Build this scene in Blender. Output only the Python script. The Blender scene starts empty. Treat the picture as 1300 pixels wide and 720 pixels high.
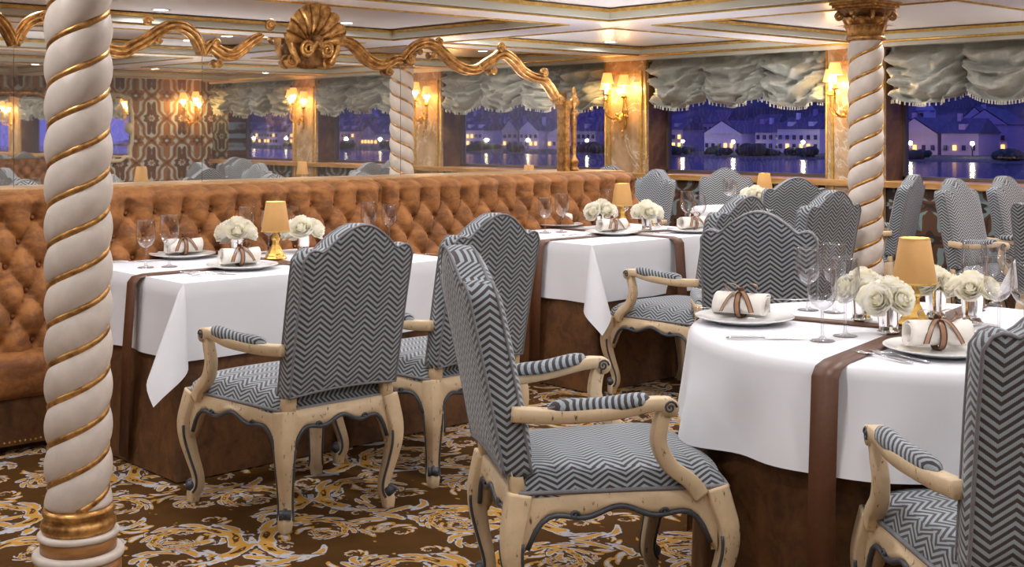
import bpy, math, random
from mathutils import Vector, Matrix, noise
PI = math.pi
sin, cos, sqrt, exp = math.sin, math.cos, math.sqrt, math.exp
random.seed(7)
scene = bpy.context.scene
COL = scene.collection

# ------------------------------------------------------------------ camera
CAM_H, FOC, HOR, YAW = 1.35, 1584.4, 167.1, math.radians(47.29)
cam = bpy.data.cameras.new('camera'); cam_o = bpy.data.objects.new('camera', cam); COL.objects.link(cam_o)
cam_o.location = (0, 0, CAM_H); cam_o.rotation_euler = (PI / 2, 0, YAW - PI / 2)
cam.sensor_width = 36; cam.lens = 36 * FOC / 1300; cam.shift_y = -(360 - HOR) / 1300
cam.clip_start = .05; cam.clip_end = 3000
scene.camera = cam_o
CY, SY = cos(YAW), sin(YAW)
def at(px, py, h):                       # pixel on a horizontal plane of height h -> world x, y
    z = (CAM_H - h) * FOC / (py - HOR); t = (px - 650) / FOC
    return ((CY + t * SY) * z, (SY - t * CY) * z)

# ------------------------------------------------------------------ world, exposure
W = bpy.data.worlds.new('dusk'); scene.world = W; W.use_nodes = True
W.node_tree.nodes['Background'].inputs[0].default_value = (.11, .12, .60, 1)
W.node_tree.nodes['Background'].inputs[1].default_value = 1.5
vs = scene.view_settings
vs.view_transform = 'Standard'; vs.look = 'None'; vs.gamma = 1; vs.use_curve_mapping = False
vs.exposure = 0.32
DOWN_W = 7.0        # watts of one downlight
SCONCE_W = 6.0
UPLIGHT_W = 40.0      # upward spot added in each table lamp to brighten the ceiling

# ------------------------------------------------------------------ node helper
class S:
    def __init__(s, nt, k): s.nt, s.k = nt, k
    def m(s, op, *a, clamp=False):
        n = s.nt.nodes.new('ShaderNodeMath'); n.operation = op; n.use_clamp = clamp
        for i, x in enumerate((s,) + a):
            x = x.k if isinstance(x, S) else x
            if isinstance(x, (int, float)): n.inputs[i].default_value = x
            else: s.nt.links.new(x, n.inputs[i])
        return S(s.nt, n.outputs[0])
    def __add__(s, o): return s.m('ADD', o)
    __radd__ = __add__
    def __mul__(s, o): return s.m('MULTIPLY', o)
    __rmul__ = __mul__
    def __sub__(s, o): return s.m('SUBTRACT', o)
    def __rsub__(s, o): return s.m('MULTIPLY', -1).m('ADD', o)
    def __truediv__(s, o): return s.m('DIVIDE', o)
    def abs(s): return s.m('ABSOLUTE')
    def fl(s): return s.m('FLOOR')
    def fr(s): return s.m('FRACT')
    def sin(s): return s.m('SINE')
    def cos(s): return s.m('COSINE')
    def min(s, o): return s.m('MINIMUM', o)
    def max(s, o): return s.m('MAXIMUM', o)
    def pow(s, o): return s.m('POWER', o)
    def sqrt(s): return s.m('SQRT')
    def ln(s): return s.m('LOGARITHM', math.e)
    def lt(s, o): return s.m('LESS_THAN', o)
    def gt(s, o): return s.m('GREATER_THAN', o)
    def ss(s, a, b):                     # smooth step from a to b
        n = s.nt.nodes.new('ShaderNodeMapRange'); n.interpolation_type = 'SMOOTHSTEP'
        s.nt.links.new(s.k, n.inputs[0]); n.inputs[1].default_value = a; n.inputs[2].default_value = b
        return S(s.nt, n.outputs[0])
class Mat:
    def __init__(s, name):
        s.mat = bpy.data.materials.new(name); s.mat.use_nodes = True
        s.nt = s.mat.node_tree; s.b = s.nt.nodes['Principled BSDF']; s.out = s.nt.nodes['Material Output']
    def node(s, t): return s.nt.nodes.new('ShaderNode' + t)
    def link(s, a, b): s.nt.links.new(a.k if isinstance(a, S) else a, b)
    def coord(s, kind='Object', scale=None):
        n = s.node('TexCoord'); o = n.outputs[kind]
        if scale:
            mp = s.node('Mapping'); mp.inputs['Scale'].default_value = scale; s.link(o, mp.inputs[0]); o = mp.outputs[0]
        return o
    def sep(s, vec):
        n = s.node('SeparateXYZ'); s.link(vec, n.inputs[0]); return [S(s.nt, o) for o in n.outputs]
    def vec(s, x, y, z=0):
        n = s.node('CombineXYZ')
        for i, a in enumerate((x, y, z)):
            if isinstance(a, S): s.link(a, n.inputs[i])
            else: n.inputs[i].default_value = a
        return n.outputs[0]
    def noise(s, vec, scale, detail=3, rough=.5, dist=0, col=False):
        n = s.node('TexNoise'); s.link(vec, n.inputs['Vector'])
        n.inputs['Scale'].default_value = scale; n.inputs['Detail'].default_value = detail
        n.inputs['Roughness'].default_value = rough; n.inputs['Distortion'].default_value = dist
        return n.outputs['Color'] if col else S(s.nt, n.outputs[0])
    def vor(s, vec, scale, feature='F1'):
        n = s.node('TexVoronoi'); n.feature = feature; s.link(vec, n.inputs['Vector']); n.inputs['Scale'].default_value = scale
        return S(s.nt, n.outputs['Distance'])
    def mix(s, f, a, b):
        n = s.node('Mix'); n.data_type = 'RGBA'; n.clamp_factor = True
        if isinstance(f, (int, float)): n.inputs[0].default_value = f
        else: s.link(f, n.inputs[0])
        for i, c in ((6, a), (7, b)):
            if isinstance(c, tuple): n.inputs[i].default_value = c + (1,) if len(c) == 3 else c
            else: s.link(c, n.inputs[i])
        return n.outputs[2]
    def set(s, col=None, rough=None, metal=None, **kw):
        for k, v in (('Base Color', col), ('Roughness', rough), ('Metallic', metal)):
            if v is None: continue
            if isinstance(v, tuple): s.b.inputs[k].default_value = v + (1,)
            elif isinstance(v, (int, float)): s.b.inputs[k].default_value = v
            else: s.link(v, s.b.inputs[k])
        for k, v in kw.items():
            k = k.replace('_', ' '); v = v + (1,) if isinstance(v, tuple) and ('Tint' in k or 'Color' in k) else v
            s.b.inputs[k].default_value = v
        return s
    def bump(s, h, strength=.3, dist=.01):
        n = s.node('Bump'); n.inputs['Strength'].default_value = strength; n.inputs['Distance'].default_value = dist
        s.link(h, n.inputs['Height']); s.link(n.outputs[0], s.b.inputs['Normal']); return s

M = {}
def simple(name, col, rough=.5, metal=0, var=.0, scale=30, bump=0, **kw):
    m = Mat(name); c = m.coord()
    if var:
        f = m.noise(c, scale, 4, .6)
        m.set(m.mix(f, tuple(x * (1 - var) for x in col), tuple(min(1, x * (1 + var)) for x in col)), rough, metal, **kw)
        if bump: m.bump(f, bump, .004)
    else: m.set(col, rough, metal, **kw)
    M[name] = m.mat; return m

# chevron upholstery: uv is in metres
def chevron(name, light, dark):
    m = Mat(name); u, v, _ = m.sep(m.coord('UV'))
    tri = ((u / .092).fr() - .5).abs() * 2
    ph = (v / .0195 + tri * 1.75)
    st = ((ph.fr() - .5).abs() * 2).ss(.40, .60)
    th = ((u * 260).fr() - .5).abs() * 2
    th2 = ((v * 300 + u * 40).fr() - .5).abs() * 2
    wv = th * .35 + th2 * .35 + .3
    c = m.coord(); nz = m.noise(c, 7, 3)
    dk = m.mix(nz, tuple(x * .8 for x in dark), tuple(x * 1.2 for x in dark))
    lt = m.mix(wv, tuple(x * .66 for x in light), tuple(min(1, x * 1.25) for x in light))
    m.set(m.mix(st, dk, lt), .85, 0, Sheen_Weight=.25, Sheen_Roughness=.5)
    m.bump(st * .7 + wv * .4, .35, .003)
    M[name] = m.mat
chevron('chevron', (.295, .350, .385), (.052, .040, .042))
simple('piping', (.20, .20, .215), .85, var=.3, scale=200)

def cream_paint(name, base, wear, amount=.62):
    m = Mat(name); c = m.coord()
    n1 = m.noise(c, 9, 5, .65); n2 = m.noise(m.coord('Object', (60, 60, 22)), 1, 5, .7)
    f = n2.ss(amount, amount + .07); g = n1.ss(.35, .75)
    col = m.mix(g, tuple(x * .82 for x in base), base); col = m.mix(f, col, wear)
    m.set(col, .48); m.bump(n2, .15, .003); M[name] = m.mat
cream_paint('cream_wood', (.72, .55, .345), (.16, .085, .035), .605)
simple('slate_edge', (.055, .062, .075), .4, var=.35, scale=40)
cream_paint('column_cream', (.70, .62, .55), (.42, .33, .25), .70)

def gilt(name, c1, c2, rough=.32, metal=.75):
    m = Mat(name); c = m.coord(); n = m.noise(c, 24, 5, .65); k = n.ss(.3, .7)
    m.set(m.mix(k, c2, c1), m.mix(k, (.5, .5, .5), (rough, rough, rough)), metal); m.bump(n, .3, .004); M[name] = m.mat
gilt('gilt', (.72, .40, .13), (.22, .095, .025))
gilt('gilt_dark', (.40, .20, .065), (.10, .042, .012), .38, .6)
gilt('gilt_line', (.72, .48, .14), (.50, .30, .07), .35, .6)
gilt('brass', (.92, .63, .20), (.62, .36, .08), .18, 1)
simple('silver', (.93, .92, .9), .1, 1)
simple('steel', (.72, .72, .74), .16, 1)

def velvet(name, c1, c2, sheen, rough=.8, sw=.7, sc=(5, 5, 9)):
    m = Mat(name); c = m.coord()
    n = m.noise(m.coord('Object', sc), 1.6, 6, .68, .6); n2 = m.noise(c, 60, 3)
    m.set(m.mix((n * .85 + n2 * .15).ss(.33, .68), c1, c2), rough, 0, Sheen_Weight=sw, Sheen_Roughness=.32, Sheen_Tint=sheen)
    m.bump(n2, .12, .002); M[name] = m.mat
velvet('velvet', (.135, .046, .009), (.37, .145, .034), (1, .5, .2), .75, .4)
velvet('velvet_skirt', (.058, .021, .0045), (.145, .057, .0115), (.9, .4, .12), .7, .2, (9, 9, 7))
velvet('button_velvet', (.16, .045, .012), (.27, .09, .025), (1, .55, .28))
simple('linen', (.70, .71, .75), .8, var=.04, scale=6, Sheen_Weight=.15)
simple('napkin', (.78, .74, .68), .85, var=.05, scale=20)
m = Mat('ribbon'); c = m.coord(); n = m.noise(m.coord('Object', (90, 90, 90)), 1, 2)
m.set(m.mix(n, (.072, .025, .009), (.118, .043, .016)), .45, 0); M['ribbon'] = m.mat
m = Mat('bow_ribbon'); u, v, _ = m.sep(m.coord('UV'))
e = (v - .5).abs().gt(.3); m.set(m.mix(e, (.30, .15, .075), (.045, .016, .010)), .4); M['bow_ribbon'] = m.mat
simple('porcelain', (.83, .83, .82), .12, Coat_Weight=.4)
m = Mat('rose_petal'); c = m.coord(); n = m.noise(c, 45, 3)
pc = m.mix(n.ss(.35, .7), (.94, .91, .76), (.96, .95, .92)); df = m.node('BsdfDiffuse'); tl = m.node('BsdfTranslucent'); mx = m.node('MixShader')
m.link(pc, df.inputs[0]); m.link(pc, tl.inputs[0]); mx.inputs[0].default_value = .38; m.link(df.outputs[0], mx.inputs[1]); m.link(tl.outputs[0], mx.inputs[2]); m.link(mx.outputs[0], m.out.inputs[0]); M['rose_petal'] = m.mat
simple('leaf', (.05, .12, .03), .5, var=.3)

def thin_glass(name, tint=(1, 1, 1), lo=.05, hi=.75, rough=.0, edge=.5):
    m = Mat(name); lw = m.node('LayerWeight'); lw.inputs[0].default_value = .35
    fc = S(m.nt, lw.outputs['Facing']); f = fc.pow(1.6) * (hi - lo) + lo
    tr = m.node('BsdfTransparent'); m.link(m.mix(fc.pow(1.5), tint, tuple(x * edge for x in tint)), tr.inputs[0])
    gl = m.node('BsdfGlossy'); gl.inputs['Roughness'].default_value = rough; gl.inputs[0].default_value = (.95, .95, .98, 1)
    mx = m.node('MixShader'); m.link(f, mx.inputs[0]); m.link(tr.outputs[0], mx.inputs[1]); m.link(gl.outputs[0], mx.inputs[2])
    m.link(mx.outputs[0], m.out.inputs[0]); M[name] = m.mat
thin_glass('wine_glass', (.96, .96, .97), .085, 1.0, edge=.40)
thin_glass('window_glass', (.93, .94, 1), .03, .55, edge=.9)

def emit(name, col, st, base=None):
    m = Mat(name); m.set(base or col, .6); m.b.inputs['Emission Color'].default_value = col + (1,); m.b.inputs['Emission Strength'].default_value = st
    M[name] = m.mat
emit('lamp_disc', (1, .97, .93), 22)
emit('sconce_shade', (1, .40, .09), 1.15, (.8, .45, .2))
emit('candle_glow', (1, .80, .42), 9)
m = simple('lamp_shade', (.50, .27, .085), .75, var=.06, scale=60)
simple('ceiling_white', (.86, .83, .83), .30, var=.03, scale=2)
simple('ceiling_step', (.64, .66, .58), .35)
simple('cornice_cream', (.76, .76, .66), .4, var=.05, scale=5)

# antique mirror: silver with foxing
m = Mat('antique_mirror'); c = m.coord()
n = m.noise(c, 3.2, 7, .7); n2 = m.noise(c, 26, 4, .7)
spot = (n.ss(.64, .74) * .30 + n2.ss(.71, .76) * .6).min(1)
m.set(m.mix(spot, (.93, .91, .86), (.50, .46, .37)), m.mix(spot, (.012, .012, .012), (.22, .22, .22)), .95); M['antique_mirror'] = m.mat

# marbled pilaster
m = Mat('marble_gold'); c = m.coord()
n = m.noise(c, 2.6, 7, .62, 1.2); n2 = m.noise(c, 1.4, 6, .6, 2.5)
col = m.mix(n.ss(.3, .7), (.30, .165, .06), (.58, .42, .26)); col = m.mix((n2 - .5).abs().ss(.018, .0), col, (.66, .58, .47))
m.set(col, .3); M['marble_gold'] = m.mat
m = Mat('marble_brown'); c = m.coord(); n = m.noise(c, 3, 6, .62, 1)
m.set(m.mix(n.ss(.35, .68), (.085, .04, .014), (.26, .135, .042)), .35); M['marble_brown'] = m.mat
m = Mat('ledge_wood'); n = m.noise(m.coord('Object', (12, 1.5, 12)), 2, 5, .6)
m.set(m.mix(n.ss(.35, .7), (.34, .17, .05), (.55, .32, .12)), .3); M['ledge_wood'] = m.mat
m = Mat('oak_drum'); n = m.noise(m.coord('Object', (3, 3, 14)), 2, 5, .6)
m.set(m.mix(n.ss(.3, .7), (.25, .10, .025), (.50, .25, .08)), .32); M['oak_drum'] = m.mat
simple('frame_cream', (.62, .55, .38), .4, var=.3, scale=18)

# damask wallpaper: ogee lattice with medallions, brown on a teal ground; u along the wall, v up
def damask(name, brown, dark, teal, su, sv, axis):
    m = Mat(name); X, Y, Z = m.sep(m.coord('Object')); u = (Y if axis == 'Y' else X); v = Z
    wob = m.noise(m.coord(), 9, 2) * .05
    a = u / su + wob; b = v / sv + wob; b = b + (b * PI * 4).sin() * .085
    # ogee boundaries: a +- .5*sin
    og = ((a + (b * PI * 2).sin() * .0) .fr() - .5)
    d1 = ((a * PI * 2).cos() + (b * PI * 2).cos())
    band = d1.abs().ss(.42, .30)
    vein = d1.abs().ss(.10, .04)
    # medallion at the cell centres, with petals
    fa = (a + .0).fr() - .5; fb = b.fr() - .5
    r = (fa * fa + fb * fb * .75).sqrt(); th = fb.m('ARCTAN2', fa)
    pet = r + (th * 8).cos() * .025
    med = pet.ss(.25, .235) * pet.ss(.10, .115); core = (r + (th * 5).cos() * .015).ss(.07, .06)
    fa2 = (a + .5).fr() - .5; fb2 = (b + .5).fr() - .5
    r2 = (fa2 * fa2 + fb2 * fb2 * .75).sqrt(); th2 = fb2.m('ARCTAN2', fa2)
    pet2 = r2 + (th2 * 6).cos() * .04 + (th2 * 18).cos() * .01
    med2 = pet2.ss(.27, .255); core2 = (r2 + (th2 * 6).cos() * .03).ss(.16, .15); dot2 = r2.ss(.06, .05)
    col = m.mix(band, teal, brown); col = m.mix(vein, col, dark); col = m.mix(med, col, dark); col = m.mix(core, col, brown)
    col = m.mix(med2, col, brown); col = m.mix(core2, col, dark); col = m.mix(dot2, col, teal)
    lb = ((a * 14).sin() * (b * 17).sin()).ss(.45, .6); col = m.mix(lb * .5, col, dark)
    m.set(col, .7); M[name] = m.mat
damask('damask_dado', (.080, .033, .012), (.020, .008, .004), (.17, .24, .245), .62, .52, 'Y')
damask('damask_wall', (.30, .135, .045), (.12, .045, .014), (.48, .53, .48), .46, .62, 'X')

# carpet: brown ground with gold and silver acanthus scrolls
m = Mat('carpet'); P = m.coord(); X, Y, _ = m.sep(P)
w1 = m.noise(P, 2.3, 2); w2 = m.noise(m.vec(Y + 7.3, X - 3.1), 2.3, 2); fine = m.noise(P, 38, 2)
def scroll(size, ox, oy, rot, turns, wid, lobes):
    x = (X * cos(rot) - Y * sin(rot) + (w1 - .5) * .16) / size + ox
    y = (X * sin(rot) + Y * cos(rot) + (w2 - .5) * .16) / size + oy
    row = y.fl(); x = x + row * .5
    fx = x.fr() - .5; fy = y.fr() - .5
    hand = ((x.fl() + row) * .5).fr().gt(.2) * 2 - 1
    r = (fx * fx + fy * fy).sqrt() + .02; th = fy.m('ARCTAN2', fx * hand)
    lr = r.ln()
    ph = (th / (2 * PI) + lr * turns)
    s = (ph.fr() - .5).abs() * 2                    # 0 on the stem
    leaf = (lr * lobes + th * 2.0).sin().abs().pow(.8)       # leaflets along the stem
    leaf2 = (lr * lobes * 2.2 - th * 5.0).sin() * .13
    w = leaf * wid + wid * .35 + leaf2
    fade = r.ss(.62, .46)
    d = (w * fade - s)
    return d
d1 = scroll(.46, .13, .31, .5, .62, .31, 8.5)
d2 = scroll(.33, .55, .12, -.9, .55, .25, 7.0)
d3 = scroll(.24, .25, .7, 1.7, .5, .22, 6.0)
n1 = (fine - .5) * .30
e1 = d1 + n1; e2 = d2 + n1; e3 = d3 + n1
brown = m.mix(m.noise(P, 9, 3), (.060, .025, .0045), (.098, .043, .008))
gold, silv = (.52, .28, .055), (.46, .48, .53)
col = m.mix(e3.ss(.0, .05), brown, gold); col = m.mix(e3.ss(.13, .17), col, silv)
col = m.mix(e2.ss(-.09, -.04), col, brown); col = m.mix(e2.ss(.0, .04), col, silv); col = m.mix(e2.ss(.10, .15), col, gold)
col = m.mix(e1.ss(-.10, -.05), col, brown); col = m.mix(e1.ss(.0, .04), col, silv); col = m.mix(e1.ss(.09, .14), col, gold)
col = m.mix((e1.ss(.34, .37) * e1.ss(.46, .43)), col, brown)
pile = m.noise(P, 420, 2)
m.set(m.mix(pile * .35, col, (.02, .01, .003)), .95, 0, Specular_IOR_Level=.1); m.bump(pile, .5, .004); M['carpet'] = m.mat

# balloon curtain silk
m = Mat('curtain_silk'); n = m.noise(m.coord('Object', (40, 40, 6)), 1.5, 4)
m.set(m.mix(n, (.255, .265, .225), (.43, .435, .385)), .30, 0, Sheen_Weight=.3); M['curtain_silk'] = m.mat
simple('tassel', (.62, .60, .50), .7, var=.2, scale=50)
# outdoors
simple('house_white', (.52, .50, .55), .9, var=.1, scale=.2)
simple('house_grey', (.26, .25, .32), .9, var=.12, scale=.2)
simple('house_rose', (.42, .32, .36), .9, var=.12, scale=.2)
simple('slate_roof', (.075, .07, .10), .8, var=.25, scale=.6)
simple('dark_pane', (.03, .03, .05), .2)
emit('lit_pane', (1, .52, .13), 2.2)
emit('street_light', (1, .82, .45), 80)
simple('foliage_night', (.035, .06, .035), 1, var=.5, scale=.5)
m = Mat('hill'); P = m.coord(); X, Y, Z = m.sep(P); n = m.noise(P, .03, 8, .7); n2 = m.noise(P, .012, 3)
rows = ((Z * .55 + Y * .12).sin()).ss(-.2, .6)
vine = m.mix(rows, (.05, .045, .055), (.115, .095, .11)); wood = m.mix(n.ss(.35, .65), (.016, .022, .026), (.055, .065, .07))
m.set(m.mix(n2.ss(.48, .54), wood, vine), 1); M['hill'] = m.mat
m = Mat('river'); n = m.noise(m.coord('Object', (.25, .08, 1)), 1.5, 3); m.set((.006, .008, .03), .17); M['river'] = m.mat
simple('bank', (.05, .06, .05), 1, var=.4, scale=.3)
simple('window_frame_dark', (.10, .075, .06), .4)
# ------------------------------------------------------------------ mesh helpers
class MB:
    def __init__(s): s.v, s.f, s.sm = [], [], []
    def add(s, vf, smooth=True):
        o = len(s.v); s.v += [tuple(p) for p in vf[0]]; s.f += [tuple(i + o for i in q) for q in vf[1]]; s.sm += [smooth] * len(vf[1]); return s
    def mesh(s, name, mat, uv=None):
        me = bpy.data.meshes.new(name); me.from_pydata(s.v, [], s.f); me.materials.append(M[mat])
        me.polygons.foreach_set('use_smooth', s.sm)
        if uv:
            me.update(); L = me.uv_layers.new(name='UVMap').data
            for p in me.polygons:
                for li, vi in zip(p.loop_indices, p.vertices): L[li].uv = uv(me.vertices[vi].co, p.normal)
        return me
    def build(s, name, mat, parent=None, uv=None, kind=None, loc=None, rz=0):
        return link(name, s.mesh(name, mat, uv), parent, kind, loc, rz)
def link(name, me, parent=None, kind=None, loc=None, rz=0):
    o = bpy.data.objects.new(name, me); COL.objects.link(o)
    if parent: o.parent = parent
    if kind: o['kind'] = kind
    if loc: o.location = loc
    if rz: o.rotation_euler = (0, 0, rz)
    return o
def tag(o, label, cat, group=None, kind=None):
    o['label'] = label; o['category'] = cat
    if group: o['group'] = group
    if kind: o['kind'] = kind
    return o
def empty(name, loc=(0, 0, 0), rz=0, label=None, cat=None, group=None):
    o = bpy.data.objects.new(name, None); COL.objects.link(o); o.location = loc; o.rotation_euler = (0, 0, rz); o.empty_display_size = .1
    if label: tag(o, label, cat, group)
    return o
def copy_tree(o, parent=None):
    c = o.copy(); COL.objects.link(c); c.parent = parent
    for ch in list(o.children): copy_tree(ch, c)
    return c
def box(x0, x1, y0, y1, z0, z1):
    v = [(x, y, z) for z in (z0, z1) for y in (y0, y1) for x in (x0, x1)]
    return v, [(0, 2, 3, 1), (4, 5, 7, 6), (0, 1, 5, 4), (2, 6, 7, 3), (0, 4, 6, 2), (1, 3, 7, 5)]
def bbox(x0, x1, y0, y1, z0, z1, b=.004):          # box with chamfered vertical and top edges
    v = []; f = []
    for z, i in ((z0, 0), (z1 - b, 0), (z1, b)):
        v += [(x0 + i, y0 + i, z), (x1 - i, y0 + i, z), (x1 - i, y1 - i, z), (x0 + i, y1 - i, z)]
    for k in range(2):
        for j in range(4): f.append((k * 4 + j, k * 4 + (j + 1) % 4, k * 4 + 4 + (j + 1) % 4, k * 4 + 4 + j))
    return v, f + [(3, 2, 1, 0), (8, 9, 10, 11)]
def grid(nu, nv, fn, wu=False, wv=False, flip=False):
    U = nu if wu else nu + 1; V = nv if wv else nv + 1
    v = [fn(i / nu, j / nv) for j in range(V) for i in range(U)]; f = []
    for j in range(nv):
        for i in range(nu):
            a, b = j * U + i, j * U + (i + 1) % U; c, d = ((j + 1) % V) * U + (i + 1) % U, ((j + 1) % V) * U + i
            f.append((a, d, c, b) if flip else (a, b, c, d))
    return v, f
def lathe(prof, n=20, c=(0, 0, 0), cap=True):
    v = []; f = []; m = len(prof)
    for r, z in prof:
        for i in range(n): a = 2 * PI * i / n; v.append((c[0] + r * cos(a), c[1] + r * sin(a), c[2] + z))
    for j in range(m - 1):
        for i in range(n): f.append((j * n + i, j * n + (i + 1) % n, (j + 1) * n + (i + 1) % n, (j + 1) * n + i))
    if cap:
        if prof[0][0] > 1e-4: f.append(tuple(range(n - 1, -1, -1)))
        if prof[-1][0] > 1e-4: f.append(tuple((m - 1) * n + i for i in range(n)))
    return v, f
def tube(path, rad, n=8, closed=False, sec=None, up=None):
    """sweep; sec = list of (a, b) section points scaled by rad; up fixes the section's b axis"""
    P = [Vector(p) for p in path]; m = len(P)
    sec = sec or [(cos(2 * PI * i / n), sin(2 * PI * i / n)) for i in range(n)]; n = len(sec)
    R = rad if isinstance(rad, (list, tuple)) else [rad] * m
    v = []; f = []; prev = None
    for i in range(m):
        a = P[(i - 1) % m] if closed or i > 0 else P[i]; b = P[(i + 1) % m] if closed or i < m - 1 else P[i]
        t = (b - a).normalized()
        if up is not None: u = Vector(up)
        elif prev is None: u = Vector((0, 0, 1)) if abs(t.z) < .9 else Vector((1, 0, 0))
        else: u = prev
        s = t.cross(u)
        if s.length < 1e-6: s = t.orthogonal()
        s.normalize(); u = s.cross(t).normalized(); prev = u
        ra, rb = R[i] if isinstance(R[i], tuple) else (R[i], R[i])
        for (x, y) in sec: v.append(tuple(P[i] + s * x * ra + u * y * rb))
    for j in range(m if closed else m - 1):
        for i in range(n):
            j2 = (j + 1) % m; f.append((j * n + i, j * n + (i + 1) % n, j2 * n + (i + 1) % n, j2 * n + i))
    if not closed: f += [tuple(range(n - 1, -1, -1)), tuple((m - 1) * n + i for i in range(n))]
    return v, f
SQ = [(-.8, -1), (.8, -1), (1, -.8), (1, .8), (.8, 1), (-.8, 1), (-1, .8), (-1, -.8)]     # rounded square section
def sphere(c, r, nu=12, nv=8, sz=1.0):
    return grid(nu, nv, lambda u, w: (c[0] + r * sin(PI * w) * cos(2 * PI * u), c[1] + r * sin(PI * w) * sin(2 * PI * u), c[2] - r * sz * cos(PI * w)), wu=True)
def moved(vf, loc=(0, 0, 0), rz=0, s=1, rx=0, ry=0):
    mt = Matrix.Translation(loc) @ Matrix.Rotation(rz, 4, 'Z') @ Matrix.Rotation(ry, 4, 'Y') @ Matrix.Rotation(rx, 4, 'X') @ Matrix.Scale(s, 4)
    return [tuple(mt @ Vector(p)) for p in vf[0]], vf[1]
def spline(pts, k=6):                                # Catmull-Rom through points of any dimension
    out = []; n = len(pts)
    for i in range(n - 1):
        p0, p1, p2, p3 = pts[max(i - 1, 0)], pts[i], pts[i + 1], pts[min(i + 2, n - 1)]
        for j in range(k):
            t = j / k
            out.append(tuple(.5 * (2 * b + (c - a) * t + (2 * a - 5 * b + 4 * c - d) * t * t + (3 * b - a - 3 * c + d) * t ** 3) for a, b, c, d in zip(p0, p1, p2, p3)))
    return out + [tuple(pts[-1])]
def sm(a, b, x):
    t = min(1, max(0, (x - a) / (b - a))); return t * t * (3 - 2 * t)

# ------------------------------------------------------------------ the room
XW, YM = 8.98, 5.88                   # window wall face, mirror plane
HS, HC, HL = 2.068, 2.03, .955        # beam soffit, cornice underside, window ledge
X0, YB, YF = -1.6, -4.3, 12.2         # wall behind the camera, wallpapered end wall, far end wall
PIL = [8.11 + 2.51 * k for k in (1, 0, -1, -2, -3, -4)]
PW = .275
def struct(name, mb, mat, parent=None, **kw):
    o = mb.build(name, mat, parent, **kw)
    if not parent: o['kind'] = 'structure'
    return o
fl = struct('floor', MB().add(box(X0, XW + .4, YB, YF, -.05, 0), False), 'carpet')
ce = struct('ceiling', MB().add(box(X0, XW + .4, YB, YF, HS + .075, HS + .14), False), 'ceiling_white')
XS = [(X0, -.4), (-.4 + .45, 1.37), (1.83, 5.93), (6.39, XW - .16)]
YS = [(YB + .1, -4.0), (-3.55, -1.62), (-1.2, .72), (1.12, 2.96), (3.36, 5.5), (5.9, 7.79), (8.2, 10.2), (10.6, YF - .1)]
bm = []
xs = sorted([x for a in XS for x in a]); ys = sorted([y for a in YS for y in a])
for a, b in zip([x[1] for x in XS[:-1]], [x[0] for x in XS[1:]]):
    MB().add(box(a, b, YB, YF, HS, HS + .08), False).build('ceiling_beam', 'ceiling_white', ce)
for (xa, xb) in XS:
    for a, b in zip([y[1] for y in YS[:-1]], [y[0] for y in YS[1:]]):
        MB().add(box(xa, xb, a, b, HS, HS + .08), False).build('ceiling_beam', 'ceiling_white', ce)
def ring(x0, x1, y0, y1, w, z0, z1):
    mb = MB()
    for q in (box(x0, x1, y0, y0 + w, z0, z1), box(x0, x1, y1 - w, y1, z0, z1), box(x0, x0 + w, y0 + w, y1 - w, z0, z1), box(x1 - w, x1, y0 + w, y1 - w, z0, z1)): mb.add(q, False)
    return mb
for (xa, xb) in XS:
    for (ya, yb) in YS:
        if xb < 1 or yb - ya < .5: continue
        p = ring(xa - .022, xb + .022, ya - .022, yb + .022, .022, HS - .008, HS + .005).build('coffer_moulding', 'gilt_line', ce)
        ring(xa, xb, ya, yb, .045, HS + .004, HS + .05).build('coffer_step', 'ceiling_step', p)
        ring(xa + .045, xb - .045, ya + .045, yb - .045, .02, HS + .045, HS + .066).build('coffer_inner_bead', 'gilt_line', p)

# walls
def wl(name, b, mat): return struct(name, MB().add(box(*b), False), mat)
wl('wall_rear', (X0 - .1, XW + .4, YB - .1, YB, 0, HS + .14), 'damask_wall')
wl('wall_far', (X0 - .1, XW + .4, YF, YF + .1, 0, HS + .14), 'damask_wall')
wl('wall_left', (X0 - .1, X0, YB, YF, 0, HS + .14), 'damask_dado')
# window wall: dado below the ledge, lintel above, glass set back between the pilasters
wr = wl('wall_right', (XW + .02, XW + .36, YB, YF, 0, HL - .03), 'damask_dado')
MB().add(box(XW + .1, XW + .36, YB, YF, HC - .02, HS + .1), False).build('lintel', 'cornice_cream', wr)
MB().add(bbox(XW - .035, XW + .32, YB, YF, HL - .052, HL, .006), False).build('window_ledge', 'ledge_wood', wr)
cor = struct('trim_1', MB().add(box(XW - .06, XW + .12, YB, YF, HC, HC + .03), False), 'cornice_cream')
MB().add(tube([(XW - .075, YB, HC + .042), (XW - .075, YF, HC + .042)], .014, 8), True).build('cornice_gold_bead', 'gilt_line', cor)
MB().add(tube([(XW - .115, YB, HC + .06), (XW - .115, YF, HC + .06)], .02, 8), True).build('cornice_green_roll', 'ceiling_step', cor)
MB().add(box(XW - .16, XW - .1, YB, YF, HS - .004, HS + .08), False).build('cornice_fillet', 'cornice_cream', cor)
MB().add(tube([(XW - .16, YB, HS), (XW - .16, YF, HS)], .012, 8), True).build('cornice_gold_bead', 'gilt_line', cor)
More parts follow.
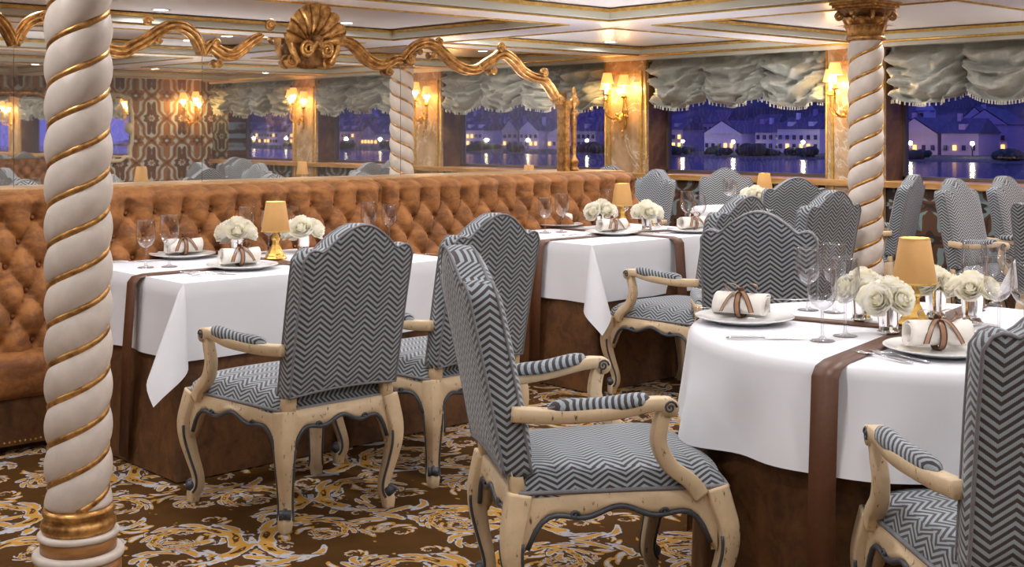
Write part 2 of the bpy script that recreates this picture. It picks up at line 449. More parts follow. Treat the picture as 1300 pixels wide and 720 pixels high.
for n, yc in enumerate(PIL):
    p = struct('trim_%d' % (n + 2), MB().add(box(XW, XW + .36, yc - PW, yc + PW, 0, HC), False), 'marble_gold')
    for s in (-1, 1): MB().add(box(XW + .02, XW + .34, yc + s * PW - (.004 if s < 0 else -.001), yc + s * PW + (.004 if s > 0 else -.001), .0, HC - .02), False).build('reveal_panel', 'marble_brown', p)
    r = MB()
    for (a, b, z0, z1) in ((-.215, -.19, .15, 1.93), (.19, .215, .15, 1.93), (-.19, .19, 1.905, 1.93), (-.19, .19, .15, .175)): r.add(box(XW - .014, XW + .004, yc + a, yc + b, z0, z1), False)
    r.build('panel_moulding', 'gilt_line', p)
    for s in (-1, 1): MB().add(tube([(XW - .004, yc + s * (PW - .012), 0), (XW - .004, yc + s * (PW - .012), HC)], .010, 6)).build('corner_bead', 'gilt_line', p)
    # the window beside it (towards the end wall)
    ya, yb = yc - 2.51 + PW, yc - PW
    if n == 5: ya = YB + .45
    if ya < yb - .2:
        w = struct('window_%d' % (n + 1), ring(0, 1, 0, 1, .01, 0, .01), 'window_frame_dark')
        fr = MB()
        for q in (box(XW + .27, XW + .33, ya, yb, HL, HL + .03), box(XW + .27, XW + .33, ya, yb, HC - .06, HC), box(XW + .27, XW + .33, ya, ya + .025, HL, HC), box(XW + .27, XW + .33, yb - .025, yb, HL, HC)): fr.add(q, False)
        old = w.data; w.data = fr.mesh('window_frame', 'window_frame_dark'); bpy.data.meshes.remove(old)
        MB().add(box(XW + .3, XW + .306, ya, yb, HL, HC), False).build('pane', 'window_glass', w)
MB().add(box(XW, XW + .36, YB, YB + .45, 0, HC), False).build('wall_end_panel', 'damask_dado', wr)
for i, (ya, yb) in enumerate(((PIL[0] + PW, YF),)):
    MB().add(box(XW, XW + .36, ya + 1.2, yb, 0, HC), False).build('wall_end_panel', 'damask_dado', wr)

# ------------------------------------------------------------------ downlights
DL_X = [-.6, .9, 2.37, 3.82, 5.28, 6.65, 8.1]; DL_Y = [-3.0, -1.45, .35, 1.9, 3.52, 4.93, 6.09, 7.5, 9.2, 10.9]
me_ring = MB().add(lathe([(.045, -.004), (.06, -.006), (.063, 0), (.045, 0)], 20, cap=False)).mesh('bezel', 'ceiling_white')
me_disc = MB().add(lathe([(.046, -.003), (.02, -.004), (0, -.004)], 20, cap=False)).mesh('lens', 'lamp_disc')
vis = {(3.82, 6.09): 'bright recessed ceiling spotlight above the left side of the gilded shell crest', (3.82, 7.5): 'small recessed ceiling spotlight just above the frame left of the shell crest',
       (5.28, 7.5): 'small recessed ceiling spotlight just right of the gilded shell crest', (5.28, 6.09): 'recessed ceiling spotlight on the beam between shell crest and middle pilaster',
       (5.28, 4.93): 'recessed ceiling spotlight at the top edge in the near coffer', (6.65, 6.09): 'recessed ceiling spotlight where two beams cross above the middle sconce',
       (6.65, 7.5): 'small recessed ceiling spotlight above the right end of the gilded mirror frame', (8.1, 7.5): 'small recessed ceiling spotlight nearest the pilaster with the middle sconce',
       (8.1, 6.09): 'recessed ceiling spotlight close above the balloon curtain of the middle window', (6.65, 4.93): 'recessed ceiling spotlight left of the gilded column capital',
       (6.65, 3.52): 'recessed ceiling spotlight right of the gilded column capital'}
for x in DL_X:
    for y in DL_Y:
        pan = any(a < x < b for a, b in XS) and any(a < y < b for a, b in YS)
        z = HS + .075 if pan else HS
        lb = vis.get((x, y))
        d = empty('downlight', (x, y, z), 0, lb or 'recessed ceiling spotlight of the room, away from the camera view', 'light', 'recessed ceiling spotlights')
        link('bezel', me_ring, d); link('lens', me_disc, d)
        L = bpy.data.lights.new('downlight_beam', 'AREA'); L.shape = 'DISK'; L.size = .10; L.energy = DOWN_W; L.color = (1, .965, .965); L.spread = math.radians(165)
        lo = bpy.data.objects.new('downlight_beam', L); COL.objects.link(lo); lo.parent = d; lo.location = (0, 0, -.008)

# ------------------------------------------------------------------ twisted columns
RM = .0985
def shaft_r(a, z):
    c = abs(cos(a - 2 * PI * z / .238)); return RM * (.755 + .245 * c ** .46)
def column(x, y, ph, label):
    t = empty('twisted_column', (x, y, 0), 0, label, 'column', 'twisted columns')
    z0, z1 = .218, 1.868
    def sf(u, v):
        a = 2 * PI * u; z = z0 + (z1 - z0) * v; r = shaft_r(a + ph, z); k = sm(0, .012, v) * sm(0, .012, 1 - v); r = r * k + RM * .82 * (1 - k)
        return (r * cos(a), r * sin(a), z)
    sh = MB().add(grid(56, 300, sf, wu=True)).build('shaft', 'column_cream', t)
    for k in (0, 1):
        path = []; n = 220
        for i in range(n + 1):
            z = z0 + .01 + (z1 - z0 - .02) * i / n; a = 2 * PI * z / .238 + PI / 2 + PI * k - ph
            path.append((RM * .80 * cos(a), RM * .80 * sin(a), z))
        MB().add(tube(path, .013, 8)).build('gold_bead', 'gilt', t)
    # base: gilded rings over stepped oak drums with white bands
    MB().add(lathe([(.085, z0 + .012), (.100, z0 + .008), (.1055, z0 - .002), (.101, z0 - .014), (.097, z0 - .02), (.106, z0 - .028), (.110, z0 - .042), (.105, z0 - .056), (.100, z0 - .062)], 40)).build('base_ring', 'gilt', t)
    for (r, za, zb) in ((.110, .095, .148), (.124, 0, .08)):
        MB().add(lathe([(r, za), (r, zb)], 40), True).build('base_drum', 'oak_drum', t)
    for (r, zc, w) in ((.118, .148, .009), (.132, .088, .012)):
        MB().add(lathe([(r - .02, zc - w), (r - .003, zc - w), (r, zc - w * .5), (r, zc + w * .3), (r - .006, zc + w), (r - .03, zc + w)], 40)).build('base_band', 'column_cream', t)
    # capital
    zc = z1
    MB().add(lathe([(.098, zc - .012), (.108, zc - .006), (.110, zc + .003), (.100, zc + .012)], 36)).build('neck_ring', 'gilt', t)
    def bell(u, v):
        a = 2 * PI * u; z = zc + .006 + .15 * v; r = .083 + .012 * v + .062 * v ** 2.6
        r += (.007 * cos(8 * a) + .004 * cos(24 * a + 6 * v)) * sin(PI * v); return (r * cos(a), r * sin(a), z)
    MB().add(grid(72, 14, bell, wu=True)).build('capital_bell', 'gilt_dark', t)
    def leaf(h, w, out):
        def lf(u, v):
            s = u * 2 - 1; ww = w * (sin(PI * min(v * .9 + .12, 1)) ** .6) * (1 + .16 * sin(v * 26)); curl = sm(.6, 1, v)
            return (.092 + .014 * v + out * v ** 2 + .035 * curl * curl - .010 * s * s + .006 * (1 - abs(s)) * 1, s * ww, h * (v - .30 * curl * curl))
        return grid(6, 10, lf)
    l1, l2 = MB().add(leaf(.090, .040, .026)).mesh('acanthus_leaf', 'gilt'), MB().add(leaf(.142, .045, .05)).mesh('acanthus_leaf', 'gilt')
    for k in range(8):
        link('acanthus_leaf', l1, t, None, (0, 0, zc + .008), 2 * PI * k / 8)
        link('acanthus_leaf', l2, t, None, (0, 0, zc + .012), 2 * PI * (k + .5) / 8)
    for k in range(4):
        a = PI / 4 + k * PI / 2; pth = []
        for i in range(26): q = i / 25; th = 4.2 * PI * q; rr = .024 * (1 - q * .8); pth.append((.146 + rr * cos(th + PI), 0, .122 - rr * sin(th + PI)))
        MB().add(tube(pth, [.010 * (1 - .4 * i / 25) for i in range(26)], 7)).build('volute', 'gilt', t, loc=(0, 0, zc), rz=a)
        MB().add(sphere((.135, 0, .138), .018, 10, 7)).build('fleuron', 'gilt', t, loc=(0, 0, zc), rz=k * PI / 2)
    ab = MB(); za = zc + .155
    for (h, z, zz) in ((.122, za, za + .014), (.132, za + .013, za + .030), (.143, za + .029, HS + .0)): ab.add(bbox(-h, h, -h, h, z, zz, .003), False)
    ab.build('abacus', 'gilt', t)
    return t
column(1.585, 3.635, .2, 'tall twisted cream column with gilt spiral in the left foreground')
column(6.16, 3.77, 1.1, 'twisted cream column with gilded capital right of the dining chairs')
# ------------------------------------------------------------------ mirror partition and banquettes
YT, BX0, BX1 = 5.60, .75, 6.24            # top front of the tufted back, ends of the bench
HV = 1.085
pt = struct('wall_partition', MB().add(box(BX0, 5.93, YM + .005, YM + .11, 0, 1.62), False), 'marble_brown')
sh = tag(MB().add(bbox(BX0, BX1 + .02, YT + .06, YM + .14, HV - .012, HV + .004, .004), False).build('banquette_shelf', 'ledge_wood'), 'narrow wooden ledge running along the top of the brown velvet banquettes', 'shelf')

def px_mirror(px, py):                    # photo pixel on the mirror plane -> x, z
    t = (px - 650) / FOC; x = YM * (CY + t * SY) / (SY - t * CY); d = CY * x + SY * YM
    return x, CAM_H + (HOR - py) * d / FOC
mir = empty('gilded_mirror', (4.0, YM, HV + .004), 0, 'long antique mirror in carved gilded scrolling frame above the velvet banquette', 'mirror')
OX, OZ = 4.0, HV + .004
half = [(390, 52), (425, 50), (440, 53), (452, 62), (464, 75), (478, 82), (490, 80), (500, 75), (508, 76)]          # shell -> right joint
right = [(508, 76), (516, 66), (525, 58), (537, 54), (549, 57), (561, 68), (574, 80), (590, 88), (603, 88), (614, 81), (624, 75), (632, 69), (641, 69), (651, 77), (662, 90), (676, 98), (688, 101), (696, 110), (703, 121), (713, 130)]
left = [(330, 46), (318, 52), (305, 63), (294, 70), (283, 69), (272, 62), (264, 57), (256, 68)]
left2 = [(256, 68), (252, 58), (245, 45), (236, 37), (225, 33), (212, 34), (198, 41), (183, 51), (166, 60), (151, 66)]
P_mid = [px_mirror(*p) for p in half]; P_r = [px_mirror(*p) for p in right]; P_l = [px_mirror(*p) for p in left]; P_l2 = [px_mirror(*p) for p in left2]
xj = P_l2[0][0]; xend = P_r[-1][0]
P_l2 = P_l2 + [(2 * 2.737 - x, z) for x, z in reversed(P_l2[:-1])]         # left pane closes symmetrically about its middle
xl = P_l2[-1][0]
P_ll = [px_mirror(*p) for p in left2]; P_ll = [(x - (xj - xl), z) for x, z in P_ll]
P_ll = P_ll + [(2 * (2.737 - (xj - xl)) - x, z) for x, z in reversed(P_ll[:-1])]
def prof_z(x, pts):
    for a, b in zip(pts[:-1], pts[1:]):
        lo, hi = (a, b) if a[0] < b[0] else (b, a)
        if lo[0] <= x <= hi[0]: return lo[1] + (hi[1] - lo[1]) * (x - lo[0]) / max(1e-6, hi[0] - lo[0])
    return pts[0][1]
top_line = sorted(set(P_ll + P_l2 + P_l + P_mid + P_r))
def pane(xa, xb):
    n = 48; v = []; f = []
    for i in range(n + 1):
        x = xa + (xb - xa) * i / n; z = prof_z(x, top_line)
        for y in (0, .006): v += [(x - OX, y - .004, 0), (x - OX, y - .004, z - OZ)]
    for i in range(n):
        a, b = i * 4, i * 4 + 4; f += [(a, b, b + 1, a + 1), (a + 2, a + 3, b + 3, b + 2), (a + 1, b + 1, b + 3, a + 3)]
    f += [(0, 1, 3, 2), (n * 4, n * 4 + 2, n * 4 + 3, n * 4 + 1)]
    return v, f
js = [BX0 + .02, xl, xj, P_r[0][0], xend]
for a, b in zip(js[:-1], js[1:]):
    MB().add(pane(a + .0015, b - .0015), False).build('pane', 'antique_mirror', mir)
# frame: moulded section swept along each cresting curve
SEC = [(-1, -.3), (-1, .35), (-.8, .7), (-.6, .65), (-.5, .2), (-.3, .25), (-.15, .9), (.1, 1.05), (.32, .9), (.42, .3), (.58, .25), (.68, .7), (.88, .7), (1, .35), (1, -.3)]
def frame_run(pts, w=.034, name='frame_run', taper=True):
    p = spline([(x - OX, -.016, z - OZ) for x, z in pts], 5); n = len(p)
    R = [(w * (.75 + .35 * abs(sin(PI * i / n * 2.0))), .030) for i in range(n)]
    s = [(b, a) for a, b in SEC]
    v, f = tube(p, [(r[1], r[0]) for r in R], sec=s, up=(0, 1, 0) if False else None)
    return p
def sweep_frame(pts, w):
    """section: a across in the mirror plane, b towards the room"""
    p = [Vector((x - OX, 0, z - OZ)) for x, z in pts]; p = [Vector(q) for q in spline([tuple(q) for q in p], 5)]; n = len(p); v = []; f = []; k = len(SEC)
    for i in range(n):
        t = (p[min(i + 1, n - 1)] - p[max(i - 1, 0)]).normalized(); nn = Vector((-t.z, 0, t.x))
        if nn.z < 0: nn = -nn
        ww = w * (.8 + .3 * abs(sin(PI * i / (n - 1))))
        for a, b in SEC: v.append(tuple(p[i] + nn * a * ww + Vector((0, -.008 - .036 * (b + .3) / 1.25, 0))))
    for i in range(n - 1):
        for j in range(k): f.append((i * k + j, i * k + (j + 1) % k, (i + 1) * k + (j + 1) % k, (i + 1) * k + j))
    f += [tuple(range(k)), tuple((n - 1) * k + j for j in range(k))]
    return v, f
for pts in (P_ll, P_l2, P_l, P_mid[1:], P_r): MB().add(sweep_frame(pts, .029)).build('frame_moulding', 'gilt', mir)
# reverse-scroll ornaments on the frame (photo pixel, height in metres, direction)
def orn(px, py, s, fx, fz):
    x, z = px_mirror(px, py); pth = []
    for i in range(24):
        q = i / 23; th = 3.3 * PI * q; rr = .5 * s * (1 - .78 * q); pth.append(((rr * cos(th)) * fx, -.03 - .012 * q, (rr * sin(th)) * fz))
    return MB().add(tube([(a + x - OX, b, c + z - OZ) for a, b, c in pth], [s * .20 * (1 - .5 * i / 23) for i in range(24)], 7)).add(sphere((x - OX, -.04, z - OZ), s * .2, 8, 6))
for o in ((184, 27, .05, 1, 1), (197, 51, .04, 1, -1), (270, 56, .05, 1, 1), (274, 80, .045, -1, -1), (339, 33, .06, 1, 1), (429, 41, .06, -1, 1), (366, 77, .075, -1, -1), (412, 77, .075, 1, -1),
          (490, 90, .05, 1, -1), (517, 75, .06, -1, -1), (554, 54, .05, -1, 1), (547, 70, .04, 1, -1), (607, 85, .05, 1, 1), (623, 89, .05, -1, -1), (632, 61, .06, 1, 1), (687, 93, .06, -1, 1), (706, 125, .05, 1, -1), (22, 50, .05, 1, 1), (52, 22, .05, 1, 1)):
    orn(*o).build('scroll_ornament', 'gilt', mir)
# carved shell crest
sx, sz = px_mirror(390, 56)
crest = empty('shell_crest', (sx - OX, -.02, sz - OZ)); crest.parent = mir
def lobe(a0, L, w):
    def fn(u, v):
        s = u * 2 - 1; r = .035 + (L - .035) * v; ww = w * (.55 + .45 * v) * (1 - .12 * sm(.85, 1, v)); b = .03 * sqrt(max(0, 1 - s * s * .96)) * (.5 + .7 * v)
        a = a0 + s * ww; rr = r + .012 * sm(.8, 1, v) * (1 - s * s)
        return (rr * cos(a), -.045 - b + .035 * (1 - v) - .02 * sin(PI * v), rr * sin(a) * 1.02)
    return grid(6, 12, fn)
for k in range(9):
    a = math.radians(8 + 20.5 * k); L = .185 + .022 * sin(a)
    MB().add(lobe(a, L, math.radians(12.6))).build('shell_lobe', 'gilt', crest)
MB().add(sphere((0, -.075, .02), .036, 14, 8, .8)).build('shell_boss', 'gilt_dark', crest)
for s in (-1, 1):
    pth = []
    for i in range(34): q = i / 33; th = 4.4 * PI * q; rr = .046 * (1 - .8 * q); pth.append((s * (.062 - rr * cos(th)), -.075 - .02 * q, -.035 + rr * sin(th)))
    MB().add(tube(pth, [.012 * (1 - .35 * i / 33) for i in range(34)], 8)).build('crest_volute', 'gilt', crest)
    pth = spline([(s * .165, -.03, .05), (s * .15, -.05, -.02), (s * .125, -.05, -.075), (s * .105, -.045, -.11)], 5)
    MB().add(tube(pth, [.02] * len(pth), 7)).build('crest_leaf', 'gilt', crest)
MB().add(tube(spline([(-.06, -.06, -.07), (-.025, -.085, -.02), (0, -.09, .012), (.025, -.085, -.02), (.06, -.06, -.07)], 5), .016, 7)).build('crest_leaf', 'gilt', crest)
MB().add(lathe([(.09, -.02), (.14, 0), (.11, .01)], 20)).build('crest_back', 'gilt_dark', crest, loc=(0, -.012, 0)).rotation_euler = (PI / 2, 0, 0)
# end post of the frame
xe = xend - OX; ze = P_r[-1][1] - OZ
MB().add(bbox(xe - .008, xe + .032, -.045, .02, 0, ze - .02, .004), False).add(bbox(xe - .016, xe + .04, -.055, .02, ze - .04, ze + .012, .006), False).build('end_post', 'gilt', mir)
# turned finial post at the banquette end
fp = [(.0, .0), (.034, 0), (.036, .012), (.022, .03), (.03, .05), (.036, .065), (.024, .085), (.015, .10), (.017, .2), (.020, .33), (.022, .36), (.018, .385), (.034, .40), (.038, .412), (.03, .425), (.016, .44), (.02, .455), (.036, .475), (.040, .50), (.03, .52), (.014, .535), (.018, .55), (.012, .565), (.013, .585), (.006, .60), (0, .605)]
fpo = tag(MB().add(lathe([(r, z * .93) for r, z in fp], 20)).build('turned_post', 'gilt', loc=(xend + .085, YM - .03, HV + .004)), 'slender turned wooden post with urn finial at the end of the mirror', 'post')

# tufted banquettes
DX, DZ = .1475, .103
ZT = .965; NROW = 6                             # height of top button row, number of rows
def back_y(z):                                   # slight lean
    return 5.40 + .20 * sm(.38, 1.05, z)
def tuft(x, z):
    zb = ZT - (NROW - 1) * DZ
    a = x / DX
    if z > ZT: b = 0; edge = z - ZT
    elif z < zb: b = (NROW - 1) / 2; edge = zb - z
    else: b = (ZT - z) / (2 * DZ); edge = 0
    p, q = a + b, a - b
    h = (abs(sin(PI * p)) ** .48) * (abs(sin(PI * q)) ** .48)
    if edge: h = abs(sin(PI * p)) ** (.75 + edge * 6) * (1 - sm(0, .10, edge) * .0); h = h * (1 - sm(.02, .11, edge)) + sm(.02, .11, edge) * (.80 + .14 * abs(sin(PI * p)))
    # dimple round the nearest button
    bz = round((ZT - z) / DZ); bz = max(0, min(NROW - 1, bz)); off = .5 * (bz % 2)
    bx = (round(a - off) + off) * DX; d2 = (x - bx) ** 2 + (z - (ZT - bz * DZ)) ** 2
    h -= .55 * exp(-d2 / .00028)
    ang = math.atan2(z - (ZT - bz * DZ), x - bx); h += .10 * exp(-d2 / .0011) * sin(ang * 9)
    return .056 * h
def banquette(xa, xb, label):
    t = empty('banquette', ((xa + xb) / 2, 5.30, 0), 0, label, 'banquette'); ox, oy = (xa + xb) / 2, 5.30
    zb, zt = .36, HV
    nx = int((xb - xa) / .0105); ny = 78
    def fn(u, v):
        x = xa + (xb - xa) * u
        k = min(1, min(x - xa, xb - x) / .03); k = sqrt(max(0, 1 - (1 - k) ** 2))
        w = v * 1.12
        if w <= 1: z = zb + (zt - .05 - zb) * w; y = back_y(z) - tuft(x, z) * k - .03 * k
        else:
            th = (w - 1) / .12 * PI * .62; z0 = zt - .05; z = z0 + .05 * sin(th); y = back_y(z0) - tuft(x, z0) * k * cos(min(th, PI / 2)) + .09 * (1 - cos(th)) - .03 * k * cos(min(th, PI / 2))
            z += (abs(sin(PI * x / DX)) ** .5 - 1) * .012 * sin(th)
        return (x - ox, y - oy + .015 * (1 - k), z)
    bk = MB().add(grid(nx, ny, fn)).build('tufted_back', 'velvet', t)
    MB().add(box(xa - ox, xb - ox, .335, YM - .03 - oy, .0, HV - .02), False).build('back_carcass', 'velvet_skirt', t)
    bt = MB(); i0 = int(xa / DX) - 1
    for r in range(NROW):
        for i in range(i0, int(xb / DX) + 2):
            x = (i + .5 * (r % 2)) * DX
            if xa + .03 < x < xb - .03:
                z = ZT - r * DZ; bt.add(sphere((x - ox, back_y(z) - oy - .022, z), .011, 8, 5))
    bt.build('tufting_buttons', 'button_velvet', bk, kind='stuff')
    n = max(1, round((xb - xa) / 1.15)); w = (xb - xa) / n
    for i in range(n):
        a, b = xa + w * i + .003 - ox, xa + w * (i + 1) - .003 - ox
        def cf(u, v):
            th = 2 * PI * v; c, s = cos(th), sin(th); e = .42
            yy = .16 + .245 * (abs(c) ** e) * (1 if c > 0 else -1); zz = .315 + .095 * (abs(s) ** e) * (1 if s > 0 else -1)
            k = sqrt(max(0, 1 - (1 - min(1, min(u, 1 - u) / .03)) ** 2)); zz += .012 * sin(PI * u) * (1 if s > 0 else 0)
            return (a + (b - a) * u, .16 + (yy - .16) * (.9 + .1 * k), .315 + (zz - .315) * (.8 + .2 * k))
        cu = MB().add(grid(30, 36, cf, wv=True)); cu.f += [tuple(range(0, 31 * 36, 31)), tuple(range(30, 31 * 36, 31))[::-1]]; cu.sm += [False] * 2
        cu.build('seat_cushion', 'velvet', t)
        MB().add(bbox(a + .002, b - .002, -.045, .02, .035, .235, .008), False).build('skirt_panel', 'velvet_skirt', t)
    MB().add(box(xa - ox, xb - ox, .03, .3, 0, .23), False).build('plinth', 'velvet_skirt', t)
    nt = MB(); k = int((xb - xa) / .022)
    for i in range(k): nt.add(sphere((xa - ox + .011 + i * .022, -.047, .05), .0052, 6, 4))
    nt.build('nailhead_trim', 'brass', t, kind='stuff')
    return t
banquette(BX0, 4.16, 'long button-tufted brown velvet banquette behind the left dining table')
banquette(4.166, BX1, 'button-tufted brown velvet banquette section behind the middle dining table')

# ------------------------------------------------------------------ balloon curtains
def curtain(W_, seed):
    t = empty('balloon_curtain')
    ns = max(1, round(W_ / .56)); ws = W_ / ns; NV = 44; NU = ns * 26
    def fn(u, v):
        x = u * W_; s = (x / ws) % 1.0; k = int(x / ws + 1e-6); q = (1 - (2 * s - 1) ** 2)
        rnd = noise.noise(Vector((k * 3.1 + seed * 7, .3, .2)))
        edge = min(1, min(x, W_ - x) / .10)
        drop = .34 + .115 * q ** .7 + .05 * rnd + .07 * (1 - edge)
        z = -drop * v; hd = sm(.04, .22, v)
        c = v * 1.0 - .34 * q * (v ** .7)
        n1 = noise.noise(Vector((x * 5 + seed * 13, v * 3.2, seed))); n2 = noise.noise(Vector((x * 11, v * 7, seed + 4)))
        dg = abs(2 * s - 1); n3 = noise.noise(Vector((x * 6 + v * 9 + seed, v * 4 - x * 3, seed + 9)))
        fold = 1.35 * sin(2 * PI * (2.8 * c + .6 * n1) + 2.5 * (s - .5)) * .034 + (1 - abs(n3)) ** 4 * .045 + abs(n2) * .02 + .028 * sin(2 * PI * (5.5 * c - .8 * n1 + s * 1.2))
        bil = .115 * (sin(PI * min(1, v * .97)) ** .65) * (.25 + .75 * q ** .6)
        plt = .007 * sin(2 * PI * x / .045 + 2 * n1) * (1 - hd) + .016 * sin(2 * PI * x / .16 + 5 * n1) * (1 - sm(.2, .6, v))
        gath = -.085 * exp(-((s if s < .5 else 1 - s) / .07) ** 2) * sm(.15, .5, v)
        y = -(bil * hd + fold * hd + plt + gath * 1.0) - .005
        z += hd * (.022 * n1 + .012 * sin(2 * PI * 3 * c)) * sin(PI * v)
        return (x - W_ / 2 + .012 * n2 * hd, y, z)
    MB().add(grid(NU, NV, fn)).build('valance', 'curtain_silk', t)
    fr = MB(); n = int(W_ / .021)
    for i in range(n):
        u = (i + .5) / n; p = fn(u, 1.0); fr.add(lathe([(0, .008), (.007, .0), (.006, -.012), (.009, -.022), (0, -.026)], 6, p))
    fr.build('tassel_fringe', 'tassel', t, kind='stuff')
    return t
WIN = ['grey silk balloon curtain at the far window beside the mirror end', 'grey silk balloon curtain over the window between the two near sconces', 'grey silk balloon curtain right of the gilded column capital', 'grey silk balloon curtain on a window past the right edge, reflected in the mirror', 'grey silk balloon curtain on the reflected window between the mirrored sconces', 'grey silk balloon curtain at the far end, reflected next to the damask wall']
protos = {}
for n, yc in enumerate(PIL):
    ya, yb = yc - 2.51 + PW, yc - PW
    if n == 5: ya = YB + .02
    w = round(yb - ya - .02, 3)
    if w < .3: continue
    sd = n % 3
    if (w, sd) in protos: t = copy_tree(protos[(w, sd)])
    else: t = protos[(w, sd)] = curtain(w, sd)
    t.location = (XW + .07, (ya + yb) / 2, HC - .002); t.rotation_euler = (0, 0, -PI / 2)
    tag(t, WIN[n], 'curtain', 'balloon curtains at the windows')

# ------------------------------------------------------------------ sconces
def sconce():
    t = empty('wall_sconce')
    MB().add(lathe([(0, -.17), (.012, -.16), (.02, -.12), (.012, -.08), (.026, -.04), (.034, 0), (.026, .05), (.014, .10), (.02, .13), (0, .16)], 12)).build('backplate', 'brass', t).scale = (1, .6, 1)
    MB().add(sphere((0, -.03, -.19), .016, 8, 6)).add(sphere((0, -.03, -.235), .011, 8, 6)).add(tube([(0, -.02, -.15), (0, -.03, -.25)], .006, 6)).build('drop_ornament', 'brass', t)
    for (x, y, z) in ((-.15, -.10, .10), (-.05, -.19, .15), (.11, -.13, .13)):
        a = empty('candle_arm'); a.parent = t
        MB().add(tube(spline([(0, -.02, -.02), (x * .4, y * .5, -.075), (x * .95, y, -.04), (x, y, .05), (x, y, z)], 6), .0085, 7)).build('arm_scroll', 'brass', a)
        MB().add(lathe([(0, -.01), (.03, .0), (.034, .012), (.014, .016), (.017, .04), (.0, .042)], 12, (x, y, z))).build('drip_pan', 'brass', a)
        MB().add(lathe([(.011, .03), (.011, .125), (0, .128)], 10, (x, y, z))).build('candle_tube', 'candle_glow', a)
        MB().add(lathe([(.063, .115), (.040, .215), (.038, .214), (.061, .115)], 20, (x, y, z), cap=False)).build('shade', 'sconce_shade', a)
        L = bpy.data.lights.new('candle_bulb', 'POINT'); L.energy = SCONCE_W; L.color = (1, .66, .26); L.shadow_soft_size = .03
        lo = bpy.data.objects.new('candle_bulb', L); COL.objects.link(lo); lo.parent = a; lo.location = (x, y, z + .10)
    for i in range(5):
        q = i / 4; MB().add(moved(sphere((0, 0, 0), .016, 8, 5, 1.8), (-.06 + .12 * q, -.05 - .02 * sin(PI * q), -.06 + .03 * sin(9 * q)), rz=i, ry=.7 * (i - 2))).build('leaf_ornament', 'brass', t)
    return t
SL = ['brass three-candle sconce on a pilaster beyond the mirror end, hidden behind the frame', 'brass three-candle wall sconce on the middle marbled pilaster', 'brass three-candle wall sconce partly hidden by the twisted column', 'brass three-candle wall sconce past the right edge of the view', 'brass three-candle wall sconce reflected in the mirror right of the mirrored column', 'brass three-candle wall sconce reflected in the mirror below the shell crest']
sc0 = None
for n, yc in enumerate(PIL):
    t = sconce() if sc0 is None else copy_tree(sc0); sc0 = sc0 or t
    t.location = (XW - .016, yc, 1.545); t.rotation_euler = (0, 0, -PI / 2); tag(t, SL[n], 'sconce', 'brass wall sconces')
t = copy_tree(sc0); t.location = (8.55, YB + .016, 1.545); t.rotation_euler = (0, 0, PI); tag(t, 'brass three-candle sconce on the damask wall, reflected in the mirror', 'sconce', 'brass wall sconces')

# framed mirrors on the rear damask wall (reflected in the big mirror)
def rococo(x, w, h, z, label, mat='frame_cream', y=YB):
    t = empty('framed_wall_mirror', (x, y, z), PI, label, 'mirror')
    MB().add(box(-w / 2, w / 2, -.012, 0, 0, h), False).build('glass', 'antique_mirror', t)
    pts = []
    for i in range(64):
        a = 2 * PI * i / 64; c, s = cos(a), sin(a); e = .35; k = 1 + .05 * cos(8 * a)
        pts.append(((w / 2 + .03) * (abs(c) ** e) * (1 if c > 0 else -1) * k, -.02, h / 2 + (h / 2 + .03) * (abs(s) ** e) * (1 if s > 0 else -1) * k))
    MB().add(tube(pts, .028, 8, closed=True)).build('frame', mat, t)
    for s in (-1, 1): MB().add(sphere((s * w / 2, -.03, h / 2), .05, 10, 6, 1.6)).build('frame_ornament', mat, t)
    MB().add(sphere((0, -.03, h + .03), .06, 10, 6, .8)).build('frame_ornament', mat, t)
rococo(7.45, .5, .8, 1.0, 'cream rococo framed mirror reflected beside the left column')
rococo(6.2, .95, .85, .95, 'gilded framed mirror on the rear wall, reflected left of the column', 'gilt')
rb = empty('banquette', (6.2, YB + .3, 0), 0, 'small tufted brown banquette along the rear wall, reflected in the mirror', 'banquette')
MB().add(grid(120, 30, lambda u, v: (-1 + 2 * u, -.12 - tuft(2 * u, .43 + .6 * v) * -1.0, .4 + .6 * v))).build('tufted_back', 'velvet', rb)
MB().add(bbox(-1, 1, -.15, .3, 0, .42, .03), False).build('seat_cushion', 'velvet', rb)
